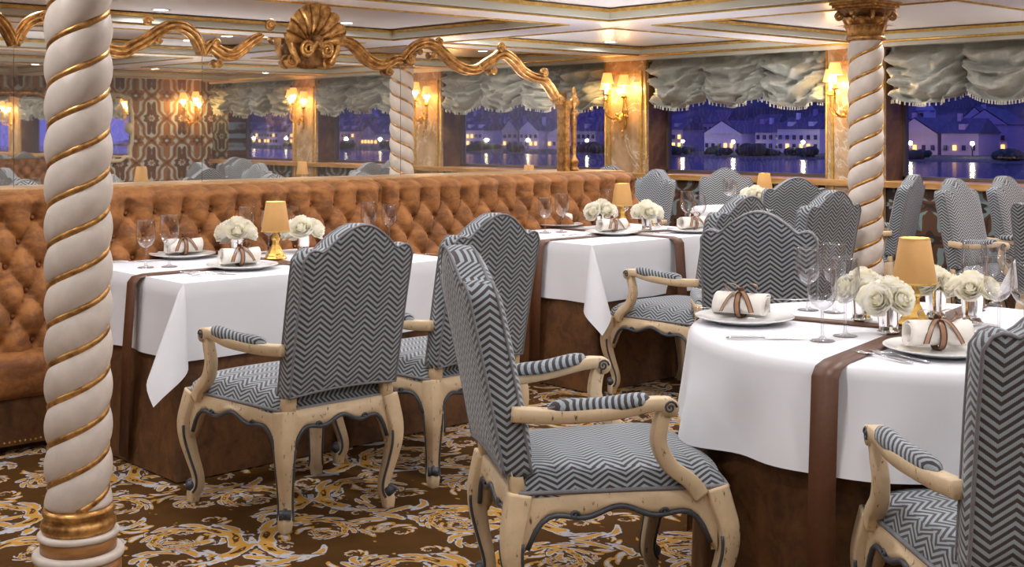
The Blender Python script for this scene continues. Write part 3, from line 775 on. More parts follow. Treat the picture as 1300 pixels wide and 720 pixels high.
# ------------------------------------------------------------------ armchairs (front = +y, origin on the floor under the seat)
def make_chair():
    t = empty('armchair')
    FX, FY, RX, RY = .262, .262, .212, -.262          # leg tops
    RT, = (.405,)
    # legs: (outward direction, straight or curved)
    for (x, y, dx, dy, amp) in ((FX, FY, .55, .83, 1), (-FX, FY, -.55, .83, 1), (RX, RY, .6, -.8, .8), (-RX, RY, -.6, -.8, .8)):
        prof = [(.0, .405, .031), (.014, .36, .031), (.034, .30, .0275), (.034, .24, .0245), (.014, .17, .0205), (-.010, .10, .018), (-.010, .06, .0185), (.006, .034, .020), (.008, .0, .0165)]
        pts = spline([(x + dx * a * amp, y + dy * a * amp, z, r) for a, z, r in prof], 4)
        leg = MB().add(tube([p[:3] for p in pts], [p[3] for p in pts], sec=SQ, up=(0, 1, 0))).build('leg', 'cream_wood', t)
        sx, sy = (1 if x > 0 else -1), (1 if y > 0 else -1)
        e = MB()
        for (ox, oy) in ((-sx, sy), (sx, -sy)):       # dark line on the two edges that run up into the aprons
            e.add(tube([(p[0] + ox * p[3] * .93, p[1] + oy * p[3] * .93, p[2]) for p in pts[9:-5]], .0048, 6))
        e.build('edge_line', 'slate_edge', leg)
        a, z, r = -.004 * amp + .022, .062, .0
        sp = []
        for i in range(20): q = i / 19; th = 3.4 * PI * q; rr = .019 * (1 - .8 * q); sp.append((x + dx * (.012 + rr * cos(th)), y + dy * (.012 + rr * cos(th)), .062 + rr * sin(th)))
        MB().add(tube(sp, .0085, 7)).add(tube([(x + dx * .013 - dy * .02, y + dy * .013 + dx * .02, .062), (x + dx * .013 + dy * .02, y + dy * .013 - dx * .02, .062)], .017, 12)).build('scroll_foot', 'slate_edge', leg)
    # aprons with a serpentine lower edge
    def lower(s):
        e = min(s, 1 - s); return .348 - .014 * cos(2 * PI * s) - .010 * cos(6 * PI * s) - .075 * exp(-(e / .055) ** 2) + .012 * sm(.05, .16, e) - .012
    for nm, (xa, ya), (xb, yb) in (('front_rail', (-FX, FY + .018), (FX, FY + .018)), ('rear_rail', (RX, RY - .018), (-RX, RY - .018)), ('side_rail', (FX + .018, FY), (RX + .018, RY)), ('side_rail', (-RX - .018, RY), (-FX - .018, FY))):
        d = Vector((xb - xa, yb - ya, 0)); n = Vector((d.y, -d.x, 0)).normalized()
        if n.dot(Vector(((xa + xb) / 2, (ya + yb) / 2, 0))) < 0: n = -n
        bow = .028 if nm == 'front_rail' else .006
        v = []; f = []; K = 28; edge = []
        for i in range(K + 1):
            s = i / K; p = Vector((xa, ya, 0)) + d * s + n * bow * sin(PI * s); zl = lower(s)
            q = p - n * .028
            v += [(p.x, p.y, zl), (p.x + n.x * .006, p.y + n.y * .006, zl + .02), (p.x, p.y, .385), (p.x - n.x * .004, p.y - n.y * .004, .408), (q.x, q.y, .408), (q.x, q.y, zl)]
            if 0 < i < K: edge.append((p.x + n.x * .003, p.y + n.y * .003, zl - .001))
        for i in range(K):
            for j in range(6): f.append((i * 6 + j, i * 6 + (j + 1) % 6, i * 6 + 6 + (j + 1) % 6, i * 6 + 6 + j))
        r = MB().add((v, f)).build(nm, 'cream_wood', t)
        eb = MB().add(tube(edge, .0075, 6))
        for s in (.27, .73):                          # little carved scrolls
            p = Vector((xa, ya, 0)) + d * s + n * (bow * sin(PI * s) + .006); zl = lower(s) + .004; L = d.normalized(); sg = 1 if s < .5 else -1
            eb.add(tube([tuple(p + L * sg * .013 * (1 - k / 16) * cos(k * .55) + Vector((0, 0, zl + .013 * (1 - k / 16) * sin(k * .55)))) for k in range(15)], .0042, 5))
        eb.build('carved_edge', 'slate_edge', r)
    # seat cushion
    def seat_xy(u, v):
        w = .232 + .05 * (v + 1) / 2; x = u * w; y = -.262 + .555 * (v + 1) / 2 + (.03 * (1 - u * u) if v > 0 else 0) * v
        return x, y
    def seat(u, v, lo=.398, hi=.482):
        a, b = u * 2 - 1, v * 2 - 1; k = ((1 - abs(a) ** 7) * (1 - abs(b) ** 7)); k = max(0, k) ** .42
        x, y = seat_xy(a, b); return (x, y, lo + (hi - lo) * k * (.93 + .07 * (1 - a * a) * (1 - b * b)))
    st = MB().add(grid(30, 30, seat)); 
    st.build('seat', 'chevron', t, uv=lambda c, n: (c.y + .3 - (.48 - c.z) * (0 if abs(n.y) < .5 else (1 if n.y < 0 else -1)), c.x + (.48 - c.z) * (0 if abs(n.x) < .45 else (1 if n.x > 0 else -1))))
    bord = [seat_xy(-1 + 2 * i / 12, -1) for i in range(13)] + [seat_xy(1, -1 + 2 * i / 12) for i in range(1, 13)] + [seat_xy(1 - 2 * i / 12, 1) for i in range(1, 13)] + [seat_xy(-1, 1 - 2 * i / 12) for i in range(1, 12)]
    MB().add(tube([(x, y, .410) for x, y in bord], .006, 6, closed=True)).build('seat_piping', 'piping', t)
    # upholstered back
    ZB = .458
    def ztop(x):
        a = abs(x) / .25
        return .957 + .076 * (max(0, cos(PI * min(a, .66) / 1.32)) ** 1.15) * (1 if a < .66 else 0) - .010 * exp(-((a - .68) / .08) ** 2) - .034 * max(0, (a - .86) / .14) ** 2
    def hw(v): return .221 + .004 * sm(0, 1, v)
    def mid(z): return -.262 - .175 * (z - .44) - .05 * (z - .44) ** 2
    def pos(u, v):
        a = u * 2 - 1; x = a * hw(v); zb = ZB + .012 * (1 - a * a); z = zb + (ztop(a * .25) - zb) * v; return x, z
    def puff(u, v): a = u * 2 - 1; b = v * 2 - 1; return max(0, (1 - abs(a) ** 5) * (1 - abs(b) ** 8)) ** .6
    NU, NV = 26, 26; TH = .036
    bk = MB()
    front = lambda u, v: (pos(u, v)[0], mid(pos(u, v)[1]) + TH + .028 * puff(u, v), pos(u, v)[1])
    rear = lambda u, v: (pos(u, v)[0], mid(pos(u, v)[1]) - TH - .012 * puff(u, v), pos(u, v)[1])
    bk.add(grid(NU, NV, front, flip=True)); bk.add(grid(NU, NV, rear))
    bd = [(i / NU, 0) for i in range(NU)] + [(1, i / NV) for i in range(NV)] + [(1 - i / NU, 1) for i in range(NU)] + [(0, 1 - i / NV) for i in range(NV)]
    n = len(bd)
    def side(u, w):
        a, b = bd[int(round(u * n)) % n]; x, z = pos(a, b); k = .006 * sin(PI * w); cx = (1 if a > .99 else -1 if a < .01 else 0); cz = (1 if b > .99 else -1 if b < .01 else 0)
        return (x + cx * k, mid(z) + TH * (1 - 2 * w), z + cz * k)
    bk.add(grid(n, 5, side, wu=True))
    b = bk.build('backrest', 'chevron', t, uv=lambda c, nn: (c.x, c.z) if abs(nn.y) > .55 else ((c.y + .02, c.z) if abs(nn.x) > .75 else (c.x, c.z - c.y)))
    pp = MB()
    for s in (1, -1): pp.add(tube([(pos(a, q)[0], mid(pos(a, q)[1]) + s * (TH + .001), pos(a, q)[1]) for a, q in bd], .0045, 6, closed=True))
    pp.build('back_piping', 'piping', b)
    for s in (-1, 1):
        MB().add(tube([(s * .205, RY + .0, .40), (s * .203, -.268, .44), (s * .203, -.272, .48)], [(.024, .02), (.023, .018), (.022, .016)], sec=SQ, up=(0, 1, 0))).build('back_post', 'cream_wood', t)
        # arm: rail, pad, support, scroll
        arm = spline([(s * .228, -.285, .618), (s * .250, -.18, .612), (s * .287, -.04, .622), (s * .297, .06, .640), (s * .298, .115, .640)], 5)
        a = MB().add(tube(arm, [(.021, .019 - .002 * i / len(arm)) for i in range(len(arm))], sec=SQ, up=(0, 0, 1)))
        sup = spline([(s * .297, .112, .632), (s * .296, .098, .585), (s * .290, .096, .535), (s * .284, .128, .475), (s * .280, .185, .43), (s * .278, .215, .39)], 5)
        a.add(tube(sup, [(.018 + .004 * i / len(sup), .016 + .005 * i / len(sup)) for i in range(len(sup))], sec=SQ, up=(1, 0, 0)))
        a.add(tube([(s * .298 - .020, .118, .632), (s * .298 + .020, .118, .632)], .025, 16))
        ao = a.build('arm', 'cream_wood', t)
        e = MB()
        for k in (-1, 1): e.add(tube([(s * .298 + k * .0205, .118 + .018 * (1 - i / 18) * cos(i * .62), .634 + .018 * (1 - i / 18) * sin(i * .62)) for i in range(18)], .0036, 5))
        e.add(tube([(p[0], p[1] + .017 + .005 * i / len(sup), p[2]) for i, p in enumerate(sup)][4:-4], .005, 5))
        e.build('arm_scroll', 'slate_edge', ao)
        def pad(u, v):
            th = 2 * PI * u; q = v; k = max(0, 1 - abs(2 * q - 1) ** 5) ** .5; y = -.195 + .27 * q; i = min(len(arm) - 2, max(0, int((y + .285) / .4 * len(arm))))
            cx = s * (.250 + .047 * sm(-.2, .06, y)); cz = .632 + .022 * sm(-.1, .1, y)
            return (cx + .027 * k * cos(th), y, cz + .026 * k * max(-.35, sin(th)))
        MB().add(grid(14, 16, pad, wu=True)).build('arm_pad', 'chevron', t, uv=lambda c, nn: (c.x + c.z * .5, c.y))
    return t
chair0 = make_chair(); chair_used = [False]
def chair(x, y, face, label, group='chevron armchairs', sc=None):
    t = copy_tree(chair0) if chair_used[0] else chair0; chair_used[0] = True
    t.location = (x, y, 0); t.rotation_euler = (0, 0, math.radians(face - 90)); tag(t, label, 'chair', group)
    if sc: t.scale = sc
    return t
chair(2.50, 3.865, 90, 'grey chevron armchair with its back to us at the left table, nearest the column')
chair(3.20, 3.95, 91, 'grey chevron armchair at the right end of the left table, second from the column')
chair(2.555, 2.435, -30, 'grey chevron armchair seen in profile, pulled up to the round table from the left')
chair(2.765, 1.295, 46, 'dark chevron armchair cut off by the right edge of the picture')
chair(4.39, 3.17, 32, 'large pale chevron armchair with its back to us behind the round table')
chair(5.0, 4.10, 88, 'chevron armchair at the middle table, its crest peeking over the large pale chair')
chair(5.80, 4.11, 86, 'dark chevron armchair standing right against the twisted column with gilded capital')
chair(7.50, 5.27, 50, 'dark chevron armchair with its back to us at the small window table')
chair(8.42, 6.44, 222, 'pale chevron armchair facing us behind the small window table')
chair(8.26, 5.08, 104, 'chevron armchair seen edge-on just right of the twisted column')
chair(7.55, 6.88, 168, 'dark green-grey armchair in front of the middle marbled pilaster')
chair(8.24, 7.86, 195, 'armchair half hidden behind the end of the velvet banquette')
chair(7.85, 3.76, -90, 'pale chevron armchair behind the white table at the right edge, left of two')
chair(8.53, 3.74, -90, 'pale chevron armchair behind the white table at the right edge, right of two')
for (x, y, a) in ((5.35, 1.74, -90), (6.23, .86, 180), (4.47, .86, 0), (5.35, -.02, 90), (7.05, 2.95, 0), (7.55, 1.07, -90), (8.42, .2, 180), (6.68, .2, 0), (7.55, -.67, 90), (7.9, -2.2, -90), (6.9, -2.9, 0)):
    chair(x, y, a, 'chevron armchair outside the frame, its pale crest reflected low in the long mirror', 'armchairs seen only in the mirror')

# ------------------------------------------------------------------ tables
TH_, ZC = .745, .759        # table top, cloth top
def cloth_rect(hx, hy, d, seed, z=ZC, cup=.0, nl=30):
    """rectangular cloth draped over a rectangular top, with a folded ear at each corner"""
    hx += .006; hy += .006
    mb = MB(); mb.add(grid(12, 8, lambda u, v: ((u * 2 - 1) * hx, (v * 2 - 1) * hy, z)))
    nv = 10
    def wav(s, k): return .006 * sin(s * 9 + seed) + .007 * noise.noise(Vector((s * 3.1, seed * 2.3, k)))
    def drop_pt(px, py, nx, ny, v, s, k, flare=.05):
        r = .012; dd = d * v
        out = r * min(1, dd / .02) + flare * dd + wav(s, k) * sm(0, 1, v) * 2.2 * sin(PI * min(1, max(0, s / 2)))
        return (px + nx * out, py + ny * out, z - max(0, dd - .004) - (.004 if v > 0 else 0))
    sides = (((-hx, -hy), (hx, -hy), (0, -1)), ((hx, -hy), (hx, hy), (1, 0)), ((hx, hy), (-hx, hy), (0, 1)), ((-hx, hy), (-hx, -hy), (-1, 0)))
    for k, (a, b, n) in enumerate(sides):
        mb.add(grid(nl, nv, lambda u, v: drop_pt(a[0] + (b[0] - a[0]) * u, a[1] + (b[1] - a[1]) * u, n[0], n[1], v, u * 2, k), flip=True))
    for (sx, sy, k0, k1) in ((1, -1, 0, 1), (1, 1, 1, 2), (-1, 1, 2, 3), (-1, -1, 3, 0)):
        def ear(u, v):
            # u sweeps the 90 degree corner sector, v along the drop
            phi = u * PI / 2; L = d * v * min(1 / max(cos(phi), 1e-3), 1 / max(sin(phi), 1e-3))
            L = min(L, d * v * 1.42) * (1 + .12 * sin(2 * phi))
            e = L * .40 * max(0, sin(2 * phi)) ** 1.0; lt = .15 * L * sin(4 * phi); dz = sqrt(max(0, L * L - e * e)); o = .012 * min(1, L / .02)
            n0, n1 = (sides[k0][2], sides[k1][2])
            w0 = cos(phi) ** 2; bx = n0[0] * w0 + n1[0] * (1 - w0); by = n0[1] * w0 + n1[1] * (1 - w0)
            fl = .05 * L; tw = .10 * L * sin(2 * phi) * (1 if seed % 2 else -1)
            return (sx * hx + bx * (o + fl) + (sx * e + sy * tw + (n0[0] - n1[0]) * lt) * .707, sy * hy + by * (o + fl) + (sy * e - sx * tw + (n0[1] - n1[1]) * lt) * .707, z - dz)
        mb.add(grid(20, nv, ear, flip=True))
    return mb
def skirt_rect(hx, hy, z, seed, flare=.075, yseat=9):
    mb = MB(); mb.add(grid(2, 2, lambda u, v: ((u * 2 - 1) * hx, (v * 2 - 1) * hy, z)))
    per = []
    def line(a, b, n):
        for i in range(n): per.append((a[0] + (b[0] - a[0]) * i / n, a[1] + (b[1] - a[1]) * i / n))
    c = [(-hx, -hy), (hx, -hy), (hx, hy), (-hx, hy)]
    for i in range(4): line(c[i], c[(i + 1) % 4], 24)
    n = len(per)
    def fn(u, v):
        i = int(round(u * n)) % n; x, y = per[i]; k = 1 + flare * v / max(hx, hy)
        px = x * (1 + flare * v / hx); py = y * (1 + flare * v / hy)
        w = .008 * v * sin(i * 1.9 + seed) * (1 if abs(x) < hx * .97 and abs(y) < hy * .97 else 0)
        nx, ny = (0, 1 if y > 0 else -1) if abs(abs(y) - hy) < 1e-6 else (1 if x > 0 else -1, 0)
        if y > yseat: return (x + nx * .006, y + ny * .006, z + (.432 - z) * v)
        return (px + nx * w, min(py + ny * w, yseat - .002), z + (.006 - z) * v)
    mb.add(grid(n, 10, fn, wu=True, flip=True)); return mb
def runner(half, drop_to, w, axis, z, over, back=None):
    """ribbon over the top and down both sides; half = half size of the top along axis"""
    path = [(-half - over - .035, drop_to), (-half - over - .022, .45), (-half - over, z - .03), (-half - over * .6, z - .008), (-half + .02, z)]
    path = path + [(0, z + .0005)] + [(-a, b) for a, b in reversed(path)]
    if back: path = [(a, max(b, back)) if a > half else (a, b) for a, b in path]
    v = []; f = []
    for (a, b) in path:
        for s in (-1, 1):
            p = (a, s * w / 2) if axis == 'x' else (s * w / 2, a); v.append((p[0], p[1], b))
    for i in range(len(path) - 1): f.append((i * 2, i * 2 + 1, i * 2 + 3, i * 2 + 2))
    return v, f
def table_frame(hx, hy, label, x, y, rnd=False):
    t = empty('dining_table', (x, y, 0), 0, label, 'table')
    if rnd: MB().add(lathe([(hx, TH_ - .03), (hx, TH_)], 48)).build('table_top', 'oak_drum', t); MB().add(lathe([(.3, 0), (.3, .03), (.06, .06), (.05, TH_ - .03)], 20)).build('pedestal', 'oak_drum', t)
    else:
        MB().add(box(-hx, hx, -hy, hy, TH_ - .03, TH_), False).build('table_top', 'oak_drum', t)
        for sx in (-1, 1):
            for sy in (-1, 1): MB().add(box(sx * (hx - .06) - .03, sx * (hx - .06) + .03, sy * (hy - .2) - .03, sy * (hy - .2) + .03, 0, TH_ - .03), False).build('leg', 'oak_drum', t)
    return t
def rect_table(x, y, hx, hy, nm, seed, drop=.30, cross=True, bench=False):
    table_frame(hx - .02, hy - .02, 'rectangular dining table hidden under the cloths of %s' % nm, x, y)
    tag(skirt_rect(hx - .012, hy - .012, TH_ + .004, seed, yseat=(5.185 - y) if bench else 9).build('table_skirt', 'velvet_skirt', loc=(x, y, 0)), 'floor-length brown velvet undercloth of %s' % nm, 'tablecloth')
    o = tag(cloth_rect(hx, hy, drop, seed).build('tablecloth', 'linen', loc=(x, y, 0)), 'white linen tablecloth with draped corners on %s' % nm, 'tablecloth')
    r = tag(MB().add(runner(hx, .03, .08, 'x', ZC + .003, .048)).build('table_runner', 'ribbon', loc=(x, y - (.11 if bench else 0), 0)), 'brown satin ribbon runner laid lengthwise over %s' % nm, 'runner')
    r.modifiers.new('thickness', 'SOLIDIFY').thickness = .0015
    if cross:
        r = tag(MB().add(runner(hy, .03, .08, 'y', ZC + .0045, .048, .445 if bench else None)).build('table_runner', 'ribbon', loc=(x, y, 0)), 'brown satin ribbon runner hanging over the front edge of %s' % nm, 'runner')
        r.modifiers.new('thickness', 'SOLIDIFY').thickness = .0015
    return o
def round_table(x, y, R, nm, seed, drop=.275, rot=0, runners=True):
    table_frame(R - .02, R - .02, 'round dining table hidden under the cloths of %s' % nm, x, y, True)
    def sk(u, v):
        a = 2 * PI * u; w = .016 * v * sin(11 * a + seed) + .012 * v * sin(5 * a + 1); r = R - .012 + .02 * v + w; return (r * cos(a), r * sin(a), TH_ + .004 + (.006 - TH_ - .004) * v)
    s = MB().add(grid(96, 8, sk, wu=True, flip=True)).add(lathe([(R - .012, TH_ + .004), (0, TH_ + .004)], 96, cap=False))
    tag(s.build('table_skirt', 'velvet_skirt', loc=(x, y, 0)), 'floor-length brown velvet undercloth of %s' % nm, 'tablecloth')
    def cl(u, v):
        a = 2 * PI * u
        if v < .3: r = (R + .004) * v / .3; return (r * cos(a), r * sin(a), ZC)
        q = (v - .3) / .7; w = .5 * sin(9 * a + seed) + .3 * sin(14 * a + 2.1) + .3 * noise.noise(Vector((cos(a) * 2.5, sin(a) * 2.5, seed)))
        sq = max(abs(cos(a - .35)), abs(sin(a - .35))); d = drop * (1 + .10 * (1 - sq) * 2.2)
        r = R + .004 + .014 * min(1, q / .08) + .045 * q + .042 * w * sm(.1, 1, q); return (r * cos(a), r * sin(a), ZC - max(0, d * q - .005))
    tag(MB().add(grid(144, 30, cl, wu=True)).build('tablecloth', 'linen', loc=(x, y, 0)), 'white linen cloth falling in soft folds over %s' % nm, 'tablecloth')
    if runners:
        for ax, lb, dz in (('x', 'brown satin ribbon runner hanging down the front left of %s', .003), ('y', 'brown satin ribbon runner crossing the back of %s', .0045)):
            r = tag(MB().add(runner(R, .03, .072, ax, ZC + dz, .062)).build('table_runner', 'ribbon', loc=(x, y, 0), rz=rot), lb % nm, 'runner'); r.modifiers.new('thickness', 'SOLIDIFY').thickness = .0015
T1 = (3.05, 4.90, .69, .46); T2 = (5.36, 4.95, .65, .46)
rect_table(*T1, 'the left table', 1, bench=True)
rect_table(*T2, 'the middle table', 2, bench=True)
RT_ = (3.40, 1.91, .65)
round_table(*RT_, 'the round table', 3, rot=.2)
round_table(7.95, 5.90, .42, 'the small window table', 1, runners=False)
rect_table(8.1, 2.92, .62, .5, 'the table at the right edge', 3, .32, cross=False)
round_table(6.75, 7.45, .42, 'a table behind the mirror', 2, runners=False)
round_table(4.3, 8.3, .42, 'an unseen table added behind the mirror', 4, runners=False)  # unseen table, put in so its lamp brightens the ceiling
round_table(5.35, .86, .5, 'a table outside the frame', 5, runners=False)
round_table(7.55, .2, .5, 'a second table outside the frame', 7, runners=False)
# ------------------------------------------------------------------ tableware
ZI = ZC + .001
def shared(name, proto_fn):
    box_ = {}
    def put(loc, rz, label, cat, group=None, s=1):
        if 'p' in box_: t = copy_tree(box_['p'])
        else: t = box_['p'] = proto_fn()
        t.location = loc; t.rotation_euler = (0, 0, rz); t.scale = (s, s, s); tag(t, label, cat, group); return t
    return put
def glass_fn(H, R):
    def fn():
        t = empty('wine_glass')
        MB().add(lathe([(0, .0), (.034, .0), (.036, .0015), (.03, .004), (.012, .007), (.0055, .014)], 22, cap=False)).build('foot', 'wine_glass', t)
        MB().add(lathe([(.0055, .014), (.004, .03), (.0038, .06), (.0048, H * .42)], 12, cap=False)).build('stem', 'wine_glass', t)
        z0 = H * .42; pr = [(.0048, z0), (.012, z0 + .004)] + [(R * (sin(PI * (.10 + .40 * q)) ** .75 if q < 1 else 1), z0 + .006 + (H - z0) * .42 * q ** 1.15) for q in (.15, .3, .5, .7, .85, 1)]
        pr += [(R * .995, z0 + (H - z0) * .6), (R * .95, z0 + (H - z0) * .8), (R * .88, H)]
        MB().add(lathe(pr, 26, cap=False)).build('bowl', 'wine_glass', t)
        MB().add(lathe([(R * .88 + .0012 * cos(a), H + .0012 * sin(a)) for a in [k * PI / 3 for k in range(7)]], 26, cap=False)).build('rim', 'wine_glass', t)
        return t
    return fn
glassL, glassS = shared('wine_glass', glass_fn(.225, .042)), shared('wine_glass', glass_fn(.205, .041))
def plate_fn():
    return MB().add(lathe([(0, .004), (.06, .004), (.088, .0045), (.097, .010), (.125, .0165), (.150, .0215), (.1525, .0225), (.152, .0195), (.125, .012), (.098, .004), (.09, .0), (0, .0)], 48, cap=False)).build('dinner_plate', 'porcelain')
plate = shared('dinner_plate', plate_fn)
def napkin_fn():
    t = empty('rolled_napkin')
    def roll(u, v):                                   # spiral sheet, axis along x
        x = -.082 + .164 * v; th = 2 * PI * 1.55 * u + .6; r = .042 - .015 * u + .0012 * sin(7 * v + 3 * u); sag = 1 - .10 * (1 if sin(th) < 0 else 0)
        return (x + .004 * sin(th), r * 1.12 * cos(th), .040 + r * .92 * sin(th) * sag)
    o = MB().add(grid(64, 10, roll)).build('roll', 'napkin', t); o.modifiers.new('thickness', 'SOLIDIFY').thickness = .003
    fl = MB().add(grid(8, 8, lambda u, v: (-.080 + .160 * u, .0475 - .02 * v * .2 + .002 * sin(5 * u), .014 + .050 * v))); 
    f2 = fl.build('outer_fold', 'napkin', t); f2.modifiers.new('thickness', 'SOLIDIFY').thickness = .002
    def strip(path, w, nrm=None):
        v = []; f = []
        for p, d in path:
            d = Vector(d).normalized(); p = Vector(p); v += [tuple(p - d * w / 2), tuple(p + d * w / 2)]
        for i in range(len(path) - 1): f.append((i * 2, i * 2 + 1, i * 2 + 3, i * 2 + 2))
        return v, f
    def uvs(o):
        L = o.data.uv_layers.new(name='UVMap').data
        for p in o.data.polygons:
            for li, vi in zip(p.loop_indices, p.vertices): L[li].uv = (vi // 2 * .1, vi % 2)
        return o
    bow = empty('ribbon_bow'); bow.parent = t
    band = [((0, .0495 * cos(a), .040 + .0415 * sin(a)), (1, 0, 0)) for a in [2 * PI * k / 28 for k in range(29)]]
    uvs(MB().add(strip(band, .020)).build('band', 'bow_ribbon', bow))
    for s in (-1, 1):
        lp = []
        for k in range(17):
            q = k / 16; a = 2 * PI * q; lp.append(((s * (.026 - .026 * cos(a)), .006 * s * sin(a), .083 + .016 * sin(a) + .012 * (1 - cos(a)) / 2), (.2 * s * sin(a), 1, .0)))
        uvs(MB().add(strip(lp, .018)).build('loop', 'bow_ribbon', bow))
        tl = [((s * (.004 + .045 * q), -.012 - .042 * q ** .8 * 1.05, .083 + .004 * sin(PI * q) - .060 * q ** 1.7), (.8, .5 * s, .1)) for q in [k / 8 for k in range(9)]]
        uvs(MB().add(strip(tl, .017)).build('tail', 'bow_ribbon', bow))
    MB().add(sphere((0, 0, .086), .011, 10, 6, .8)).build('knot', 'ribbon', bow)
    return t
napkin = shared('rolled_napkin', napkin_fn)
def cup_fn():
    t = empty('julep_cup')
    MB().add(lathe([(0, .0), (.029, 0), (.030, .004), (.0275, .008), (.0285, .03), (.0335, .086), (.0350, .092), (.0352, .0945), (.0335, .095), (.031, .085), (.027, .02), (0, .02)], 30, cap=False)).build('body', 'silver', t)
    for z, r in ((.005, .0295), (.0925, .0350)):
        b = MB()
        for k in range(30): a = 2 * PI * k / 30; b.add(sphere((r * cos(a), r * sin(a), z), .0032, 6, 4))
        b.build('beading', 'silver', t, kind='stuff')
    return t
cup = shared('julep_cup', cup_fn)
def rose_mesh(seed):
    rnd = random.Random(seed); mb = MB()
    def bud(u, v):
        a = 2 * PI * u; r = .011 * sin(PI * min(1, .2 + .72 * v)) * (1 + .16 * sin(2 * a + 9 * v)); return (r * cos(a), r * sin(a), .012 + .026 * v)
    mb.add(grid(14, 8, bud, wu=True))
    for ring, (n, r0, z0, hgt, flare, wid) in enumerate(((3, .0115, .006, .033, .000, 1.45), (3, .0155, .004, .034, .002, 1.40), (4, .0195, .002, .033, .004, 1.15), (4, .0240, -.001, .031, .006, 1.15), (5, .0280, -.004, .028, .009, .98), (5, .0315, -.007, .022, .013, .95))):
        for k in range(n):
            a0 = 2 * PI * (k + .5 * (ring % 2)) / n + rnd.uniform(-.2, .2); j = rnd.uniform(.85, 1.15); lean = rnd.uniform(-.002, .003)
            def pet(u, v):
                s = u * 2 - 1; wv = wid * (.62 + .38 * sin(PI * min(1, .1 + .62 * v)))
                a = a0 + s * wv; ed = 1 - .22 * s * s * s * s
                r = r0 * (.30 + .70 * sin(PI / 2 * min(1, v * 1.45)) ** .8) + flare * j * max(0, v - .55) ** 1.5 * 2.6 + .0022 * s + lean * v
                z = z0 + hgt * ed * (v - .32 * (flare / .02) * max(0, v - .62) ** 1.3) + .001 * sin(5 * s + 2 * k + ring)
                return (r * cos(a), r * sin(a), z)
            mb.add(grid(8, 7, pet))
    return mb.mesh('rose', 'rose_petal')
ROSES = [rose_mesh(i) for i in range(3)]
me_leafs = MB().add(sphere((0, 0, .0), .03, 10, 6, .5)).mesh('greenery', 'leaf')
def bouquet(x, y, z, label, seed, s=1.0):
    rnd = random.Random(seed); t = empty('rose_bouquet', (x, y, z), rnd.uniform(0, 6), label, 'flowers')
    t.scale = (s, s, s); link('greenery', me_leafs, t, loc=(0, 0, -.004))
    for k in range(6):
        if k == 5: d = Vector((rnd.uniform(-.15, .15), rnd.uniform(-.15, .15), 1)).normalized()
        else: a = 2 * PI * k / 5 + rnd.uniform(-.2, .2); e = rnd.uniform(.3, .75); d = Vector((cos(a) * cos(e), sin(a) * cos(e), sin(e)))
        o = link('rose', ROSES[k % 3], t); p = d * (.030 if k < 5 else .026); o.location = (p.x * 1.55, p.y * 1.55, p.z * .8 - .004 + (.012 if k == 5 else 0))
        o.rotation_mode = 'QUATERNION'; o.rotation_quaternion = d.to_track_quat('Z', 'Y'); q = rnd.uniform(1.0, 1.18); o.scale = (q, q, q)
    return t
def lamp_fn():
    t = empty('table_lamp')
    MB().add(lathe([(0, 0), (.05, 0), (.052, .006), (.046, .014), (.044, .020), (.036, .028), (.026, .048), (.017, .066), (.0145, .08), (.019, .088), (.021, .096), (.015, .103), (.009, .115), (.009, .15), (.0, .15)], 8, cap=False), False).build('base', 'brass', t)
    MB().add(lathe([(.0655, .128), (.0450, .262), (.0435, .262), (.064, .128)], 36, cap=False)).build('shade', 'lamp_shade', t)
    MB().add(lathe([(.0662, .126), (.0668, .129), (.0652, .132)], 36, cap=False)).add(lathe([(.0447, .260), (.0455, .263), (.0435, .264)], 36, cap=False)).build('shade_trim', 'gilt_line', t)
    MB().add(lathe([(.063, .134), (0, .134)], 24, cap=False)).build('light_stop', 'porcelain', t)  # opaque disc added to keep the lamp's light off the cloth
    L = bpy.data.lights.new('added_uplight', 'SPOT'); L.energy = UPLIGHT_W; L.spot_size = math.radians(155); L.spot_blend = 1; L.shadow_soft_size = .03; L.color = (.95, .95, 1)  # added spot, throws fill light up through the shade's open top
    lo = bpy.data.objects.new('added_uplight', L); COL.objects.link(lo); lo.parent = t; lo.location = (0, 0, .258); lo.rotation_euler = (PI, 0, 0)
    MB().add(lathe([(.004, .15), (.004, .2), (.013, .21), (.013, .235), (0, .24)], 10)).build('bulb', 'porcelain', t)
    return t
lamp = shared('table_lamp', lamp_fn)
def knife_fn():
    t = empty('dinner_knife')
    MB().add(tube([(-.115, 0, .005), (-.10, 0, .006), (-.03, 0, .006), (-.005, 0, .005)], [(.006, .003), (.0085, .004), (.0065, .004), (.005, .003)], 10, up=(0, 0, 1))).build('handle', 'steel', t)
    MB().add(tube([(-.006, 0, .004), (.02, .001, .003), (.08, .001, .003), (.115, -.003, .003)], [(.006, .0012), (.0095, .001), (.010, .001), (.002, .0008)], 8, up=(0, 0, 1))).build('blade', 'steel', t)
    return t
knife = shared('dinner_knife', knife_fn)
def fork_fn():
    t = empty('dinner_fork')
    MB().add(tube([(-.10, 0, .004), (-.085, 0, .005), (-.02, 0, .006), (.025, 0, .010)], [(.005, .002), (.0085, .0025), (.004, .0022), (.0035, .002)], 8, up=(0, 0, 1))).add(tube([(.022, 0, .010), (.038, 0, .008), (.05, 0, .005)], [(.004, .0015), (.0115, .0015), (.0125, .0015)], 8, up=(0, 0, 1))).build('handle', 'steel', t)
    for k in (-1.5, -.5, .5, 1.5): MB().add(tube([(.047, k * .0064, .005), (.07, k * .0066, .004), (.095, k * .0064, .008)], [.0020, .0018, .0010], 6)).build('tine', 'steel', t)
    return t
fork = shared('dinner_fork', fork_fn)
def A(px, py, z=ZI): x, y = at(px, py, z); return (x, y, z)
R = math.radians
G = 'wine glasses on the tables'
